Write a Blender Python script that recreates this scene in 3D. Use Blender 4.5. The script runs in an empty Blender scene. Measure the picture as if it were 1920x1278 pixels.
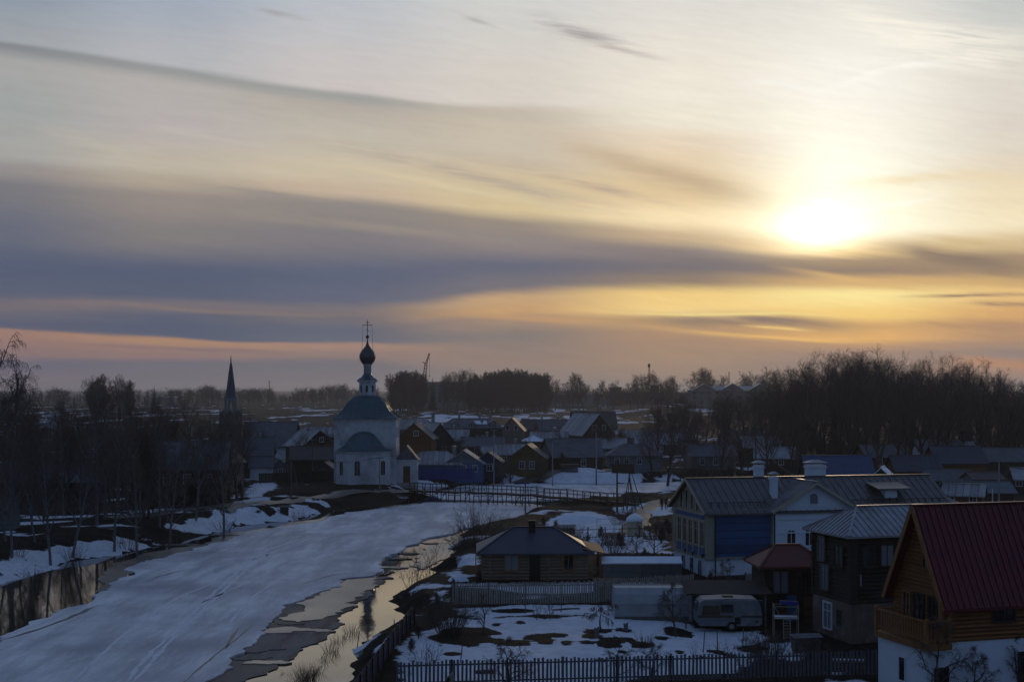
import bpy, math, random
import numpy as np
from mathutils import Vector, Matrix
R = math.radians
F = 2637.0      # focal length in photograph pixels (1920 wide)
HC = 15.0       # camera height above the village ground
VH = 728.0      # photograph row of the horizon
def wx(u, Y): return (u-960.0)/F*Y
def wz(v, Y): return HC-(v-VH)/F*Y
def gy(v, z=0.0): return (HC-z)*F/(v-VH)
def G(u, v, z=0.0):
    Y = gy(v, z); return (wx(u, Y), Y, z)
def lin(c):
    return tuple(((x/255.0)/12.92 if x/255.0 <= 0.04045 else ((x/255.0+0.055)/1.055)**2.4) for x in c)
scene = bpy.context.scene
COL = scene.collection
# ---------------------------------------------------------------- camera
cd = bpy.data.cameras.new('camera'); cam = bpy.data.objects.new('camera', cd); COL.objects.link(cam)
cam.location = (0, 0, HC); cam.rotation_euler = (R(90), 0, 0)
cd.sensor_width = 36.0; cd.lens = 36.0*F/1920.0; cd.shift_y = 89.0/1920.0
cd.clip_start = 0.5; cd.clip_end = 30000
scene.camera = cam
scene.view_settings.view_transform = 'Standard'; scene.view_settings.look = 'None'
scene.view_settings.exposure = 0.0; scene.view_settings.gamma = 1.0
scene.cycles.max_bounces = 5; scene.cycles.diffuse_bounces = 2; scene.cycles.glossy_bounces = 3
scene.cycles.transparent_max_bounces = 6; scene.cycles.volume_bounces = 0
# ---------------------------------------------------------------- world: dusk sky with cloud bands
SUN_AZ = math.atan((1535-960)/F); SUN_EL = math.atan((VH-425)/F*math.cos(SUN_AZ))
w = bpy.data.worlds.new('World'); scene.world = w; w.use_nodes = True
w.cycles.sampling_method = 'NONE'
nt = w.node_tree; nt.nodes.clear()
class E:
    def __init__(s, k): s.k = k
    @staticmethod
    def m(op, *a, clamp=False):
        n = nt.nodes.new('ShaderNodeMath'); n.operation = op; n.use_clamp = clamp
        for i, x in enumerate(a):
            if isinstance(x, E): nt.links.new(x.k, n.inputs[i])
            else: n.inputs[i].default_value = float(x)
        return E(n.outputs[0])
    def __add__(s, o): return E.m('ADD', s, o)
    __radd__ = __add__
    def __mul__(s, o): return E.m('MULTIPLY', s, o)
    __rmul__ = __mul__
    def __sub__(s, o): return E.m('SUBTRACT', s, o)
    def __rsub__(s, o): return E.m('SUBTRACT', o, s)
    def __truediv__(s, o): return E.m('DIVIDE', s, o)
def clampe(x): return E.m('ADD', x, 0.0, clamp=True)
def sstep(x, a, b):
    n = nt.nodes.new('ShaderNodeMapRange'); n.interpolation_type = 'SMOOTHSTEP'
    nt.links.new(x.k, n.inputs[0]); n.inputs[1].default_value = a; n.inputs[2].default_value = b
    n.inputs[3].default_value = 0.0; n.inputs[4].default_value = 1.0
    return E(n.outputs[0])
def gauss(x, c, wd):
    t = (x-c)*(1.0/wd); return E.m('EXPONENT', (t*t)*-1.0)
def mixc(f, a, b, mode='MIX'):
    n = nt.nodes.new('ShaderNodeMix'); n.data_type = 'RGBA'; n.blend_type = mode
    if isinstance(f, E): nt.links.new(f.k, n.inputs[0])
    else: n.inputs[0].default_value = f
    for i, x in ((6, a), (7, b)):
        if isinstance(x, tuple): n.inputs[i].default_value = (*x[:3], 1)
        else: nt.links.new(x, n.inputs[i])
    return n.outputs[2]
tc = nt.nodes.new('ShaderNodeTexCoord'); sp = nt.nodes.new('ShaderNodeSeparateXYZ')
nt.links.new(tc.outputs['Generated'], sp.inputs[0])
DX, DY, DZ = E(sp.outputs[0]), E(sp.outputs[1]), E(sp.outputs[2])
AZ = E.m('ARCTAN2', DX, DY)
HY = E.m('SQRT', DX*DX+DY*DY)
EL = E.m('ARCTAN2', DZ, HY)
AZC = E.m('MINIMUM', E.m('MAXIMUM', AZ, -0.45), 0.45)
# azimuth and elevation in units of 1/F radian (tangent corrected), so bands read straight off the horizon line
U = E.m('TANGENT', AZC)*F+960.0
V = VH-(E.m('TANGENT', E.m('MINIMUM', EL, 1.2))/E.m('COSINE', AZC))*F
def noise(su, sv, off=0.0, detail=4.0, rough=0.55, tilt=0.12):
    c = nt.nodes.new('ShaderNodeCombineXYZ')
    nt.links.new(((U*(1.0/su))+off).k, c.inputs[0]); nt.links.new(((V-U*tilt)*(1.0/sv)).k, c.inputs[1])
    c.inputs[2].default_value = off
    n = nt.nodes.new('ShaderNodeTexNoise'); n.noise_dimensions = '3D'
    nt.links.new(c.outputs[0], n.inputs['Vector']); n.inputs['Scale'].default_value = 1.0
    n.inputs['Detail'].default_value = detail; n.inputs['Roughness'].default_value = rough
    return E(n.outputs[0])
def curve(x, pts, lo, hi):
    """piecewise smooth map of x (lo..hi) through pts [(x, y)]"""
    ys = [p[1] for p in pts]; y0, y1 = min(ys)-1, max(ys)+1
    n = nt.nodes.new('ShaderNodeFloatCurve'); c = n.mapping.curves[0]
    P = [((a-lo)/(hi-lo), (b-y0)/(y1-y0)) for a, b in pts]
    while len(c.points) < len(P): c.points.new(0.5, 0.5)
    for q, p in zip(c.points, P): q.location = p; q.handle_type = 'AUTO_CLAMPED'
    n.mapping.update()
    nt.links.new(clampe((x-lo)*(1.0/(hi-lo))).k, n.inputs['Value'])
    return E(n.outputs[0])*(y1-y0)+y0
UC = [0, 320, 640, 960, 1280, 1600, 1920]
BANDS = [
 ([-220]*7, [(112,130,160),(120,138,168),(132,148,172),(150,160,175),(170,175,182),(175,180,185),(150,160,172)]),
 ([-30]*7, [(140,152,166),(158,169,184),(186,191,198),(208,208,205),(222,218,212),(228,224,216),(196,200,198)]),
 ([72,120,163,190,180,160,170], [(158,163,168),(180,181,185),(203,196,193),(216,208,198),(240,232,216),(250,245,234),(224,216,204)]),
 ([85,134,181,210,232,235,240], [(134,137,141),(152,153,153),(160,160,157),(196,186,171),(240,231,212),(253,248,232),(222,213,200)]),
 ([112,160,200,240,265,275,275], [(166,166,165),(180,175,171),(180,172,162),(202,190,172),(232,214,190),(254,250,234),(226,216,200)]),
 ([195,235,250,278,295,305,300], [(160,164,163),(182,175,173),(192,184,170),(203,191,173),(232,211,180),(255,252,234),(228,214,192)]),
 ([285,312,325,345,360,370,372], [(166,165,162),(190,180,164),(204,190,166),(210,192,158),(228,202,160),(255,250,228),(241,224,188)]),
 ([318,342,358,392,412,425,418], [(148,142,141),(176,164,147),(198,178,156),(213,193,153),(252,228,184),(255,250,226),(248,232,196)]),
 ([350,372,386,420,446,472,455], [(122,121,126),(148,138,132),(142,135,130),(152,140,129),(200,175,142),(226,192,135),(216,190,148)]),
 ([430,440,447,462,472,490,486], [(104,108,122),(130,125,125),(126,122,126),(138,129,129),(138,127,123),(166,142,115),(168,144,116)]),
 ([505,512,518,500,500,508,506], [(86,94,117),(85,94,117),(93,100,120),(104,106,122),(122,115,118),(148,128,112),(172,146,114)]),
 ([545,553,560,533,524,529,526], [(91,97,116),(89,96,116),(98,103,122),(118,114,121),(146,128,112),(215,175,120),(208,172,118)]),
 ([574,570,583,560,552,552,550], [(116,108,115),(116,109,116),(120,112,116),(196,162,124),(244,208,134),(255,232,158),(235,195,130)]),
 ([592,592,596,582,588,590,588], [(102,101,115),(93,98,115),(112,108,115),(198,158,114),(250,215,142),(250,210,128),(216,168,112)]),
 ([606,616,622,600,606,612,614], [(91,95,114),(87,94,114),(98,102,118),(160,136,118),(205,165,112),(226,178,112),(186,146,112)]),
 ([611,627,640,630,624,634,634], [(94,97,114),(88,95,114),(101,105,118),(134,123,118),(178,144,114),(232,180,112),(182,144,114)]),
 ([620,637,649,655,645,646,648], [(156,124,112),(170,134,110),(162,132,118),(142,126,118),(168,138,115),(190,150,115),(166,138,118)]),
 ([662,666,664,680,668,664,664], [(138,115,115),(142,118,115),(144,123,118),(146,126,116),(165,138,116),(162,136,120),(148,130,122)]),
 ([680,680,684,700,695,684,682], [(106,104,118),(111,108,118),(113,110,118),(140,125,118),(158,133,116),(148,129,119),(172,136,114)]),
 ([728]*7, [(124,110,118),(118,110,117),(120,112,116),(133,119,114),(148,127,113),(144,125,116),(148,126,118)]),
]
NB = len(BANDS)
wv = (noise(520, 34, 3.0, 3.0)-0.5)*13.0+(noise(260, 12, 9.0, 3.0)-0.5)*6.0
fade_h = sstep(V, 735, 700)
Vw = V+wv*fade_h
T = None
prev = None
for vs, _ in BANDS:
    cv = curve(U, list(zip(UC, vs)), 0, 1920)
    if prev is not None:
        seg = clampe((Vw-prev)/(cv-prev)); T = seg if T is None else T+seg
    prev = cv
Tn = T*(1.0/(NB-1))
cols = []
for j in range(7):
    r = nt.nodes.new('ShaderNodeValToRGB'); r.color_ramp.interpolation = 'B_SPLINE' if False else 'EASE'
    el = r.color_ramp.elements
    while len(el) < NB: el.new(0.5)
    for i, (_, cs) in enumerate(BANDS):
        el[i].position = i/(NB-1)
    for i, (_, cs) in enumerate(BANDS):
        el[i].color = (*lin(cs[j]), 1)
    nt.links.new(Tn.k, r.inputs[0]); cols.append(r.outputs[0])
sky = cols[0]
for j in range(1, 7):
    sky = mixc(sstep(U, UC[j-1]+8, UC[j]-8), sky, cols[j])
# cloud streaks that follow their own line: (points, half width, colour, strength, breakup scale)
def streak(sky, pts, wd, colour, strength, br=0.5, below=None, ns=(120, 10)):
    lo, hi = pts[0][0], pts[-1][0]
    line = curve(U, pts, lo, hi)
    d = Vw-line
    if below: d = E.m('MAXIMUM', d*(-1.0/wd), d*(1.0/below))
    else: d = d*(1.0/wd)
    p = E.m('EXPONENT', (d*d)*-1.0)
    e = (hi-lo)*0.33
    p = p*clampe((U-(lo-8))*(1.0/(e+8)))*clampe((hi+8-U)*(1.0/(e+8)))
    if br: p = p*clampe(NB1*(3.0*br)+(1.0-br*0.3))
    return mixc(p*strength, sky, lin(colour))
NB1 = noise(120, 10, 7.3, 4.0)-0.5
ST = [
 ([(480,15),(530,28),(600,46)], 6, (158,155,152), .7, 1.2, None),
 ([(845,18),(905,42),(960,62)], 4.5, (178,174,170), .7, 1.2, None),
 ([(930,24),(1020,42),(1100,68),(1230,102)], 12, (166,160,160), .9, 1.5, None),
 ([(1060,62),(1150,90),(1260,115)], 5, (192,182,176), .7, .6, None),
 ([(1540,-5),(1640,30),(1760,62),(1960,70)], 20, (250,244,228), .9, 1.2, 34),
 ([(1500,10),(1600,40),(1720,90),(1960,118)], 22, (250,245,230), .85, 1.3, 30),
 ([(1380,150),(1460,158),(1540,172)], 6, (255,252,244), .6, .3, None),
 ([(1520,176),(1600,150),(1680,126),(1800,112)], 5, (255,252,242), .7, .2, 9),
 ([(520,252),(700,285),(860,322),(1050,368),(1240,400)], 11, (180,166,152), .75, 1.1, 15),
 ([(820,292),(960,315),(1100,345),(1300,395)], 8, (180,162,146), .7, 1.1, None),
 ([(700,262),(900,292),(1150,330)], 10, (190,176,160), .5, .6, None),
 ([(1020,262),(1180,308),(1300,340),(1480,386)], 20, (194,172,142), .85, .3, 24),
 ([(560,292),(760,332),(1000,380),(1250,410)], 6, (218,202,166), .6, .5, None),
 ([(330,345),(480,362),(640,384),(820,410)], 9, (142,136,133), .8, .4, None),
 ([(380,392),(640,420),(900,448),(1080,465)], 8, (158,146,134), .6, .6, None),
 ([(1560,350),(1680,340),(1800,330),(1960,345)], 12, (238,216,172), .7, .6, None),
 ([(1560,400),(1680,384),(1780,364)], 6, (255,250,236), .7, .2, None),
 ([(1600,462),(1680,466),(1780,484),(1980,520)], 17, (140,121,106), .95, .35, 15),
 ([(1700,440),(1800,452),(1980,478)], 8, (208,182,138), .7, .6, None),
 ([(1440,500),(1520,512),(1640,532),(1760,545)], 5, (222,182,120), .6, .4, None),
 ([(1130,594),(1250,600),(1400,600),(1520,606),(1660,618)], 13, (142,122,110), 1.0, .3, 15),
 ([(1390,609),(1450,613),(1530,620)], 3.5, (246,204,128), .9, .1, None),
 ([(1180,612),(1300,624),(1480,636),(1720,646)], 4, (244,194,112), .7, .4, None),
 ([(1150,588),(1280,589),(1450,588),(1600,596)], 3, (255,232,150), .7, .4, None),
 ([(1680,556),(1780,554),(1860,552),(1990,555)], 3.5, (150,124,106), .9, .7, None),
 ([(1790,566),(1870,569),(1990,574)], 4, (158,130,108), .85, .8, None),
 ([(1620,610),(1750,608),(1880,614),(2000,620)], 9, (176,138,110), .6, .7, None),
 ([(100,640),(260,650),(420,656),(560,660)], 3.5, (120,106,114), .7, .5, None),
 ([(-20,560),(200,568),(400,582),(640,590),(800,578)], 4, (138,122,114), .6, .5, None),
 ([(1760,668),(1850,678),(1990,700)], 8, (190,138,104), .7, .3, None),
 ([(880,590),(1050,600),(1160,606)], 5, (210,160,110), .6, .4, None),
 ([(240,232),(420,262),(600,300)], 7, (196,188,178), .5, .8, 12),
 ([(60,240),(180,270),(300,318)], 12, (188,182,168), .5, .7, None),
]
for pts, wd, c, s, br, bl in ST: sky = streak(sky, pts, wd, c, s, br, bl)
# fine cloud grain
g = (noise(190, 16, 21.0, 5.0, 0.6)-0.5)*0.15+(noise(48, 11, 31.0, 5.0, 0.65, 0.25)-0.5)*0.11
gm = nt.nodes.new('ShaderNodeCombineXYZ'); gg = (g*fade_h)+1.0
for i in range(3): nt.links.new(gg.k, gm.inputs[i])
sky = mixc(1.0, sky, gm.outputs[0], 'MULTIPLY')
# the veiled sun
du = (U-1535.0); dv = (Vw-430.0)+NB1*34.0
r1 = (du*(1/66.0))*(du*(1/66.0))+(dv*(1/34.0))*(dv*(1/34.0))
r2 = (du*(1/150.0))*(du*(1/150.0))+(dv*(1/90.0))*(dv*(1/90.0))
r3 = (du*(1/95.0))*(du*(1/95.0))+((dv+90.0)*(1/150.0))*((dv+90.0)*(1/150.0))
cut = sstep(Vw, 494, 462)
su = E.m('EXPONENT', r1*-1.0)*cut*0.9
gl = E.m('EXPONENT', r2*-1.0)*(cut*0.32+0.05)
g3 = E.m('EXPONENT', r3*-1.0)*cut*0.08
def emitc(f, c):
    n = nt.nodes.new('ShaderNodeVectorMath'); n.operation = 'SCALE'; n.inputs[0].default_value = c
    nt.links.new(f.k, n.inputs['Scale']); return n.outputs[0]
for f, c in ((su, (1.0, .93, .74)), (gl, (1.0, .84, .5)), (g3, (1.0, .92, .7))):
    sky = mixc(1.0, sky, emitc(f, c), 'ADD')
# the rest of the dome: deep dusk sky (Nishita) under thin blue cloud, dark below the horizon
ns_ = nt.nodes.new('ShaderNodeTexSky'); ns_.sky_type = 'NISHITA'; ns_.sun_disc = False
ns_.sun_elevation = SUN_EL; ns_.sun_rotation = SUN_AZ; ns_.air_density = 1.2; ns_.ozone_density = 3.0; ns_.dust_density = 0.6
sc_ = nt.nodes.new('ShaderNodeVectorMath'); sc_.operation = 'SCALE'; nt.links.new(ns_.outputs[0], sc_.inputs[0]); sc_.inputs['Scale'].default_value = 0.022
SKY_FILL = (0.075, 0.114, 0.215)
rest = mixc(1.0, sc_.outputs[0], SKY_FILL, 'ADD')
rest = mixc(sstep(DZ, 0.0, -0.03), rest, (0.02, 0.022, 0.03))
front = sstep(EL, 0.80, 0.29)*sstep(E.m('ABSOLUTE', AZ, 0), 1.25, 0.42)*sstep(DZ, -0.04, -0.005)
fin = mixc(front, rest, sky)
bg = nt.nodes.new('ShaderNodeBackground'); bg.inputs[1].default_value = 1.0
nt.links.new(fin, bg.inputs[0])
wo = nt.nodes.new('ShaderNodeOutputWorld'); nt.links.new(bg.outputs[0], wo.inputs[0])
# ---------------------------------------------------------------- sun (veiled by cloud, low)
sd = bpy.data.lights.new('sun', 'SUN'); so = bpy.data.objects.new('sun', sd); COL.objects.link(so)
sd.energy = 0.26; sd.angle = R(4.0); sd.color = (1.0, 0.72, 0.42)
so.rotation_euler = (R(90)-SUN_EL, 0, math.pi-SUN_AZ)   # checked: light travels from the sun's azimuth towards the camera
_d = Vector((math.sin(SUN_AZ)*math.cos(SUN_EL), math.cos(SUN_AZ)*math.cos(SUN_EL), math.sin(SUN_EL)))
so.rotation_euler = _d.to_track_quat('Z', 'Y').to_euler()
# ================================================================ helpers
def tag(o, label=None, cat=None, group=None, kind=None):
    if label: o['label'] = label
    if cat: o['category'] = cat
    if group: o['group'] = group
    if kind: o['kind'] = kind
    return o
def empty(name, loc, rot=0.0, label=None, cat=None, group=None):
    o = bpy.data.objects.new(name, None); COL.objects.link(o); o.empty_display_size = 0.3
    o.location = loc; o.rotation_euler = (0, 0, R(rot))
    return tag(o, label, cat, group)
def copy_tree(o, parent=None):
    c = o.copy(); COL.objects.link(c)
    if parent is not None: c.parent = parent
    for ch in list(o.children): copy_tree(ch, c)
    return c
class MB:
    def __init__(s): s.v = []; s.f = []
    def box(s, x0, x1, y0, y1, z0, z1):
        n = len(s.v)
        s.v += [(x0,y0,z0),(x1,y0,z0),(x1,y1,z0),(x0,y1,z0),(x0,y0,z1),(x1,y0,z1),(x1,y1,z1),(x0,y1,z1)]
        s.f += [(n,n+3,n+2,n+1),(n+4,n+5,n+6,n+7),(n,n+1,n+5,n+4),(n+1,n+2,n+6,n+5),(n+2,n+3,n+7,n+6),(n+3,n,n+4,n+7)]
        return s
    def beam(s, a, b, wd, ht=None):
        """rectangular bar from a to b"""
        ht = ht or wd; a = Vector(a); b = Vector(b); d = (b-a).normalized()
        up = Vector((0,0,1)) if abs(d.z) < 0.95 else Vector((0,1,0))
        r = d.cross(up).normalized()*wd/2; u = r.cross(d).normalized()*ht/2
        n = len(s.v)
        for p in (a, b):
            for q in (-r-u, r-u, r+u, -r+u): s.v.append(tuple(p+q))
        s.f += [(n,n+1,n+2,n+3),(n+7,n+6,n+5,n+4)]+[(n+i,n+4+i,n+4+(i+1)%4,n+(i+1)%4) for i in range(4)]
        return s
    def tube(s, a, b, r0, r1=None, k=8, cap=True):
        r1 = r0 if r1 is None else r1; a = Vector(a); b = Vector(b); d = (b-a).normalized()
        up = Vector((0,0,1)) if abs(d.z) < 0.9 else Vector((1,0,0))
        x = d.cross(up).normalized(); y = x.cross(d)
        n = len(s.v)
        for p, r in ((a, r0), (b, r1)):
            for i in range(k):
                t = 2*math.pi*i/k; s.v.append(tuple(p+x*r*math.cos(t)+y*r*math.sin(t)))
        s.f += [(n+i, n+(i+1)%k, n+k+(i+1)%k, n+k+i) for i in range(k)]
        if cap: s.f += [tuple(n+i for i in reversed(range(k))), tuple(n+k+i for i in range(k))]
        return s
    def lathe(s, prof, k=24, c=(0,0), rot=0.0, cap=True, squash=1.0):
        """prof: [(radius, z)]"""
        n = len(s.v)
        for r, z in prof:
            for i in range(k):
                t = 2*math.pi*i/k+rot; s.v.append((c[0]+r*math.cos(t), c[1]+r*squash*math.sin(t), z))
        for j in range(len(prof)-1):
            for i in range(k):
                a = n+j*k+i; b = n+j*k+(i+1)%k; s.f.append((a, b, b+k, a+k))
        if cap: s.f += [tuple(n+i for i in reversed(range(k))), tuple(n+(len(prof)-1)*k+i for i in range(k))]
        return s
    def prism(s, pts, z0, z1):
        """vertical prism over a CCW xy outline"""
        n = len(s.v); k = len(pts)
        s.v += [(p[0],p[1],z0) for p in pts]+[(p[0],p[1],z1) for p in pts]
        s.f += [tuple(n+i for i in reversed(range(k))), tuple(n+k+i for i in range(k))]
        s.f += [(n+i, n+(i+1)%k, n+k+(i+1)%k, n+k+i) for i in range(k)]
        return s
    def poly(s, pts, thick=None, direction=(0,0,-1)):
        """flat polygon (any plane), with thickness along direction"""
        n = len(s.v); k = len(pts); s.v += [tuple(p) for p in pts]
        s.f.append(tuple(n+i for i in range(k)))
        if thick:
            d = Vector(direction)*thick
            s.v += [tuple(Vector(p)+d) for p in pts]
            s.f.append(tuple(n+k+i for i in reversed(range(k))))
            s.f += [(n+(i+1)%k, n+i, n+k+i, n+k+(i+1)%k) for i in range(k)]
        return s
    def build(s, name, mat, parent=None, smooth=False, loc=None):
        me = bpy.data.meshes.new(name); me.from_pydata([tuple(v) for v in s.v], [], s.f); me.update()
        if smooth: me.shade_smooth()
        me.materials.append(mat)
        o = bpy.data.objects.new(name, me); COL.objects.link(o)
        if parent is not None: o.parent = parent
        if loc: o.location = loc
        return o
# ---------------------------------------------------------------- materials
def new_mat(name):
    m = bpy.data.materials.new(name); m.use_nodes = True
    n = m.node_tree.nodes; p = n['Principled BSDF']; return m, m.node_tree, p
def link(t, a, b): t.links.new(a, b)
def mnoise(t, coord, scale, detail=4, rough=.6, sc3=None):
    if sc3:
        mp = t.nodes.new('ShaderNodeMapping'); mp.inputs['Scale'].default_value = sc3; link(t, coord, mp.inputs[0]); coord = mp.outputs[0]
    n = t.nodes.new('ShaderNodeTexNoise'); n.inputs['Scale'].default_value = scale; n.inputs['Detail'].default_value = detail
    n.inputs['Roughness'].default_value = rough; link(t, coord, n.inputs['Vector']); return n.outputs[0]
def mramp(t, fac, stops):
    r = t.nodes.new('ShaderNodeValToRGB'); e = r.color_ramp.elements
    while len(e) < len(stops): e.new(.5)
    for q, (p, c) in zip(e, stops): q.position = p
    for q, (p, c) in zip(e, stops): q.color = (*c, 1) if isinstance(c, tuple) else (c, c, c, 1)
    link(t, fac, r.inputs[0]); return r.outputs[0]
def mix_t(t, fac, a, b, mode='MIX'):
    n = t.nodes.new('ShaderNodeMix'); n.data_type = 'RGBA'; n.blend_type = mode
    if isinstance(fac, (int, float)): n.inputs[0].default_value = fac
    else: link(t, fac, n.inputs[0])
    for i, x in ((6, a), (7, b)):
        if isinstance(x, tuple): n.inputs[i].default_value = (*x[:3], 1)
        else: link(t, x, n.inputs[i])
    return n.outputs[2]
def surf(name, c1, c2=None, scale=1.5, rough=.8, metal=0.0, bump=0.0, bscale=8.0, stretch=None, spec=0.3, planks=None, plankdir='Z', stain=None):
    """weathered paint, plaster, timber or sheet: two tones mixed by noise, optional board lines and stains"""
    m, t, p = new_mat(name)
    co = t.nodes.new('ShaderNodeTexCoord').outputs['Object']
    c2 = c2 or tuple(x*.72 for x in c1)
    nz = mnoise(t, co, scale, 5, .65, stretch)
    col = mix_t(t, mramp(t, nz, [(.3, 0.0), (.7, 1.0)]), c1, c2)
    if stain:
        nz2 = mnoise(t, co, scale*.35, 6, .7, stretch)
        col = mix_t(t, mramp(t, nz2, [(.5, 0.0), (.72, .75)]), col, stain)
    if planks:
        sx = t.nodes.new('ShaderNodeSeparateXYZ'); link(t, co, sx.inputs[0])
        a = t.nodes.new('ShaderNodeMath'); a.operation = 'MULTIPLY'; a.inputs[1].default_value = 1.0/planks; link(t, sx.outputs[plankdir], a.inputs[0])
        fr = t.nodes.new('ShaderNodeMath'); fr.operation = 'FRACT'; link(t, a.outputs[0], fr.inputs[0])
        ln = mramp(t, fr.outputs[0], [(0.0, .25), (.09, 1.0), (.91, 1.0), (1.0, .25)])
        fl = t.nodes.new('ShaderNodeMath'); fl.operation = 'FLOOR'; link(t, a.outputs[0], fl.inputs[0])
        wn = t.nodes.new('ShaderNodeTexWhiteNoise'); wn.noise_dimensions = '1D'; link(t, fl.outputs[0], wn.inputs['W'])
        tone = mramp(t, wn.outputs[0], [(0.0, .72), (1.0, 1.12)])
        col = mix_t(t, 1.0, mix_t(t, 1.0, col, ln, 'MULTIPLY'), tone, 'MULTIPLY')
    link(t, col, p.inputs['Base Color'])
    p.inputs['Roughness'].default_value = rough; p.inputs['Metallic'].default_value = metal
    p.inputs['Specular IOR Level'].default_value = spec
    if bump:
        b = t.nodes.new('ShaderNodeBump'); b.inputs['Strength'].default_value = bump; b.inputs['Distance'].default_value = .05
        link(t, mnoise(t, co, bscale, 5, .7), b.inputs['Height']); link(t, b.outputs[0], p.inputs['Normal'])
    return m
M = {}
M['log'] = surf('log_timber', (0.21, 0.155, 0.105), (0.14, 0.1, 0.07), 2.5, .75, stretch=(.25,1,3))
M['log_warm'] = surf('log_fresh', (0.26, 0.105, 0.03), (0.182, 0.0735, 0.021), 2.5, .7, stretch=(.25,1,3))
M['log_chalet'] = surf('log_varnished', (0.25, 0.09, 0.02), (0.175, 0.063, 0.014), 2.5, .55, planks=.19)
M['dark_log'] = surf('log_tarred', (.035,.028,.024), (.018,.015,.013), 2.0, .85, planks=.24, bump=.4)
M['dark_wood'] = surf('wood_dark', (.045,.034,.027), (.024,.019,.016), 3, .85, stretch=(1,1,.3))
M['grey_wood'] = surf('wood_grey', (.13,.12,.11), (.07,.065,.06), 3, .85, stretch=(1,1,.3))
M['pale_wood'] = surf('wood_pale', (.28,.25,.20), (.19,.17,.14), 3, .8)
M['brown_board'] = surf('boards_brown', (.13,.065,.03), (.085,.045,.022), 2, .8, planks=.18)
M['orange_board'] = surf('boards_orange', (0.18, 0.075, 0.02), (0.126, 0.0525, 0.014), 2, .75, planks=.18)
M['ochre_board'] = surf('boards_ochre', (0.15, 0.11, 0.03), (0.105, 0.077, 0.021), 2, .75, planks=.16)
M['green_board'] = surf('boards_green', (0.03, 0.05, 0.035), (0.021, 0.035, 0.0245), 2, .75, planks=.16)
M['bluegrey_board'] = surf('boards_bluegrey', (0.16, 0.2, 0.22), (0.112, 0.14, 0.154), 2, .75, planks=.16)
M['grey_board'] = surf('boards_grey', (.16,.155,.15), (.10,.10,.10), 2, .8, planks=.16, plankdir='X')
M['white_plaster'] = surf('plaster_white', (.62,.66,.70), (.50,.54,.58), .9, .85, stain=(.34,.34,.35), bump=.25, bscale=3)
M['church_plaster'] = surf('plaster_church', (0.56, 0.585, 0.6), (0.42, 0.44, 0.46), 1.1, .9, stain=(.21,.195,.18), bump=.4, bscale=3)
M['clean_plaster'] = surf('plaster_clean', (0.62, 0.68, 0.76), (0.54, 0.6, 0.68), .7, .8)
M['cream_plaster'] = surf('plaster_cream', (0.34, 0.31, 0.25), (0.238, 0.217, 0.175), .9, .8)
M['brick_old'] = surf('brick_weathered', (.16,.105,.08), (.10,.08,.07), 2.2, .9, stain=(.24,.22,.2), bump=.5)
M['blue_panel'] = surf('blue_board_panel', (0.022, 0.085, 0.21), (0.017, 0.065, 0.165), .9, .55, planks=.6, plankdir='Z')
M['blue_metal'] = surf('blue_profiled_sheet', (0.012, 0.035, 0.2), (0.0084, 0.0245, 0.14), 1, .45, planks=.22, plankdir='X')
M['blue_paint'] = surf('blue_paint', (0.04, 0.11, 0.26), (0.028, 0.077, 0.182), 1.5, .6)
M['dark_blue'] = surf('dark_blue_paint', (.012,.03,.08), (.008,.02,.055), 1.5, .6)
M['tin'] = surf('roof_tin', (0.34, 0.36, 0.38), (0.24, 0.255, 0.28), 1.2, .42, .55, stain=(.13,.11,.10), spec=.5)
M['tin_dark'] = surf('roof_tin_dark', (0.13, 0.12, 0.12), (0.091, 0.084, 0.084), .9, .40, .45, spec=.5)
M['church_tin'] = surf('church_roof_sheet', (0.05, 0.105, 0.13), (0.035, 0.075, 0.095), 1.4, .36, .35, spec=.5)
M['onion'] = surf('dome_sheet', (0.075, 0.08, 0.1), (0.0525, 0.056, 0.07), 2, .33, .5, spec=.5)
M['slate'] = surf('roof_slate', (0.12, 0.13, 0.15), (0.084, 0.091, 0.105), 1.3, .7, stain=(.06,.055,.05), bump=.3, bscale=6)
M['pale_roof'] = surf('roof_pale_sheet', (0.38, 0.39, 0.41), (0.266, 0.273, 0.287), 1.2, .6, stain=(.17,.16,.15), planks=.9, plankdir='X')
M['blue_roof'] = surf('roof_blue_sheet', (0.05, 0.085, 0.18), (0.035, 0.0595, 0.126), .8, .5, .2)
M['navy_roof'] = surf('roof_navy_sheet', (.055,.06,.085), (.04,.045,.065), .8, .5, .2)
M['brown_roof'] = surf('roof_brown_sheet', (.09,.075,.07), (.06,.05,.048), 1.2, .6)
M['green_roof'] = surf('roof_green_sheet', (.05,.10,.095), (.035,.075,.07), 1.2, .5, .2)
M['red_roof'] = surf('roof_red_sheet', (0.13, 0.008, 0.015), (0.085, 0.006, 0.011), .8, .38, .1, spec=.4, stain=(.06,.02,.02), bump=.25, bscale=1.5)
M['red_rust'] = surf('roof_red_old', (.14,.03,.025), (.10,.022,.02), 1.2, .6)
M['trim_white'] = surf('trim_white', (.62,.64,.66), (.5,.52,.55), 3, .7)
M['trim_cream'] = surf('trim_cream', (.40,.35,.26), (.32,.28,.2), 3, .7)
M['trim_orange'] = surf('trim_varnished', (0.26, 0.115, 0.03), (0.182, 0.0805, 0.021), 3, .5)
M['black'] = surf('black_metal', (.012,.012,.014), (.008,.008,.01), 2, .5, .3)
M['iron'] = surf('dark_iron', (.03,.03,.035), (.02,.02,.022), 2, .6, .4)
M['concrete'] = surf('concrete', (.30,.29,.28), (.20,.195,.19), 2, .9)
M['panel_block'] = surf('apartment_wall', (0.13, 0.125, 0.13), (0.091, 0.0875, 0.091), .3, .9)
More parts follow.
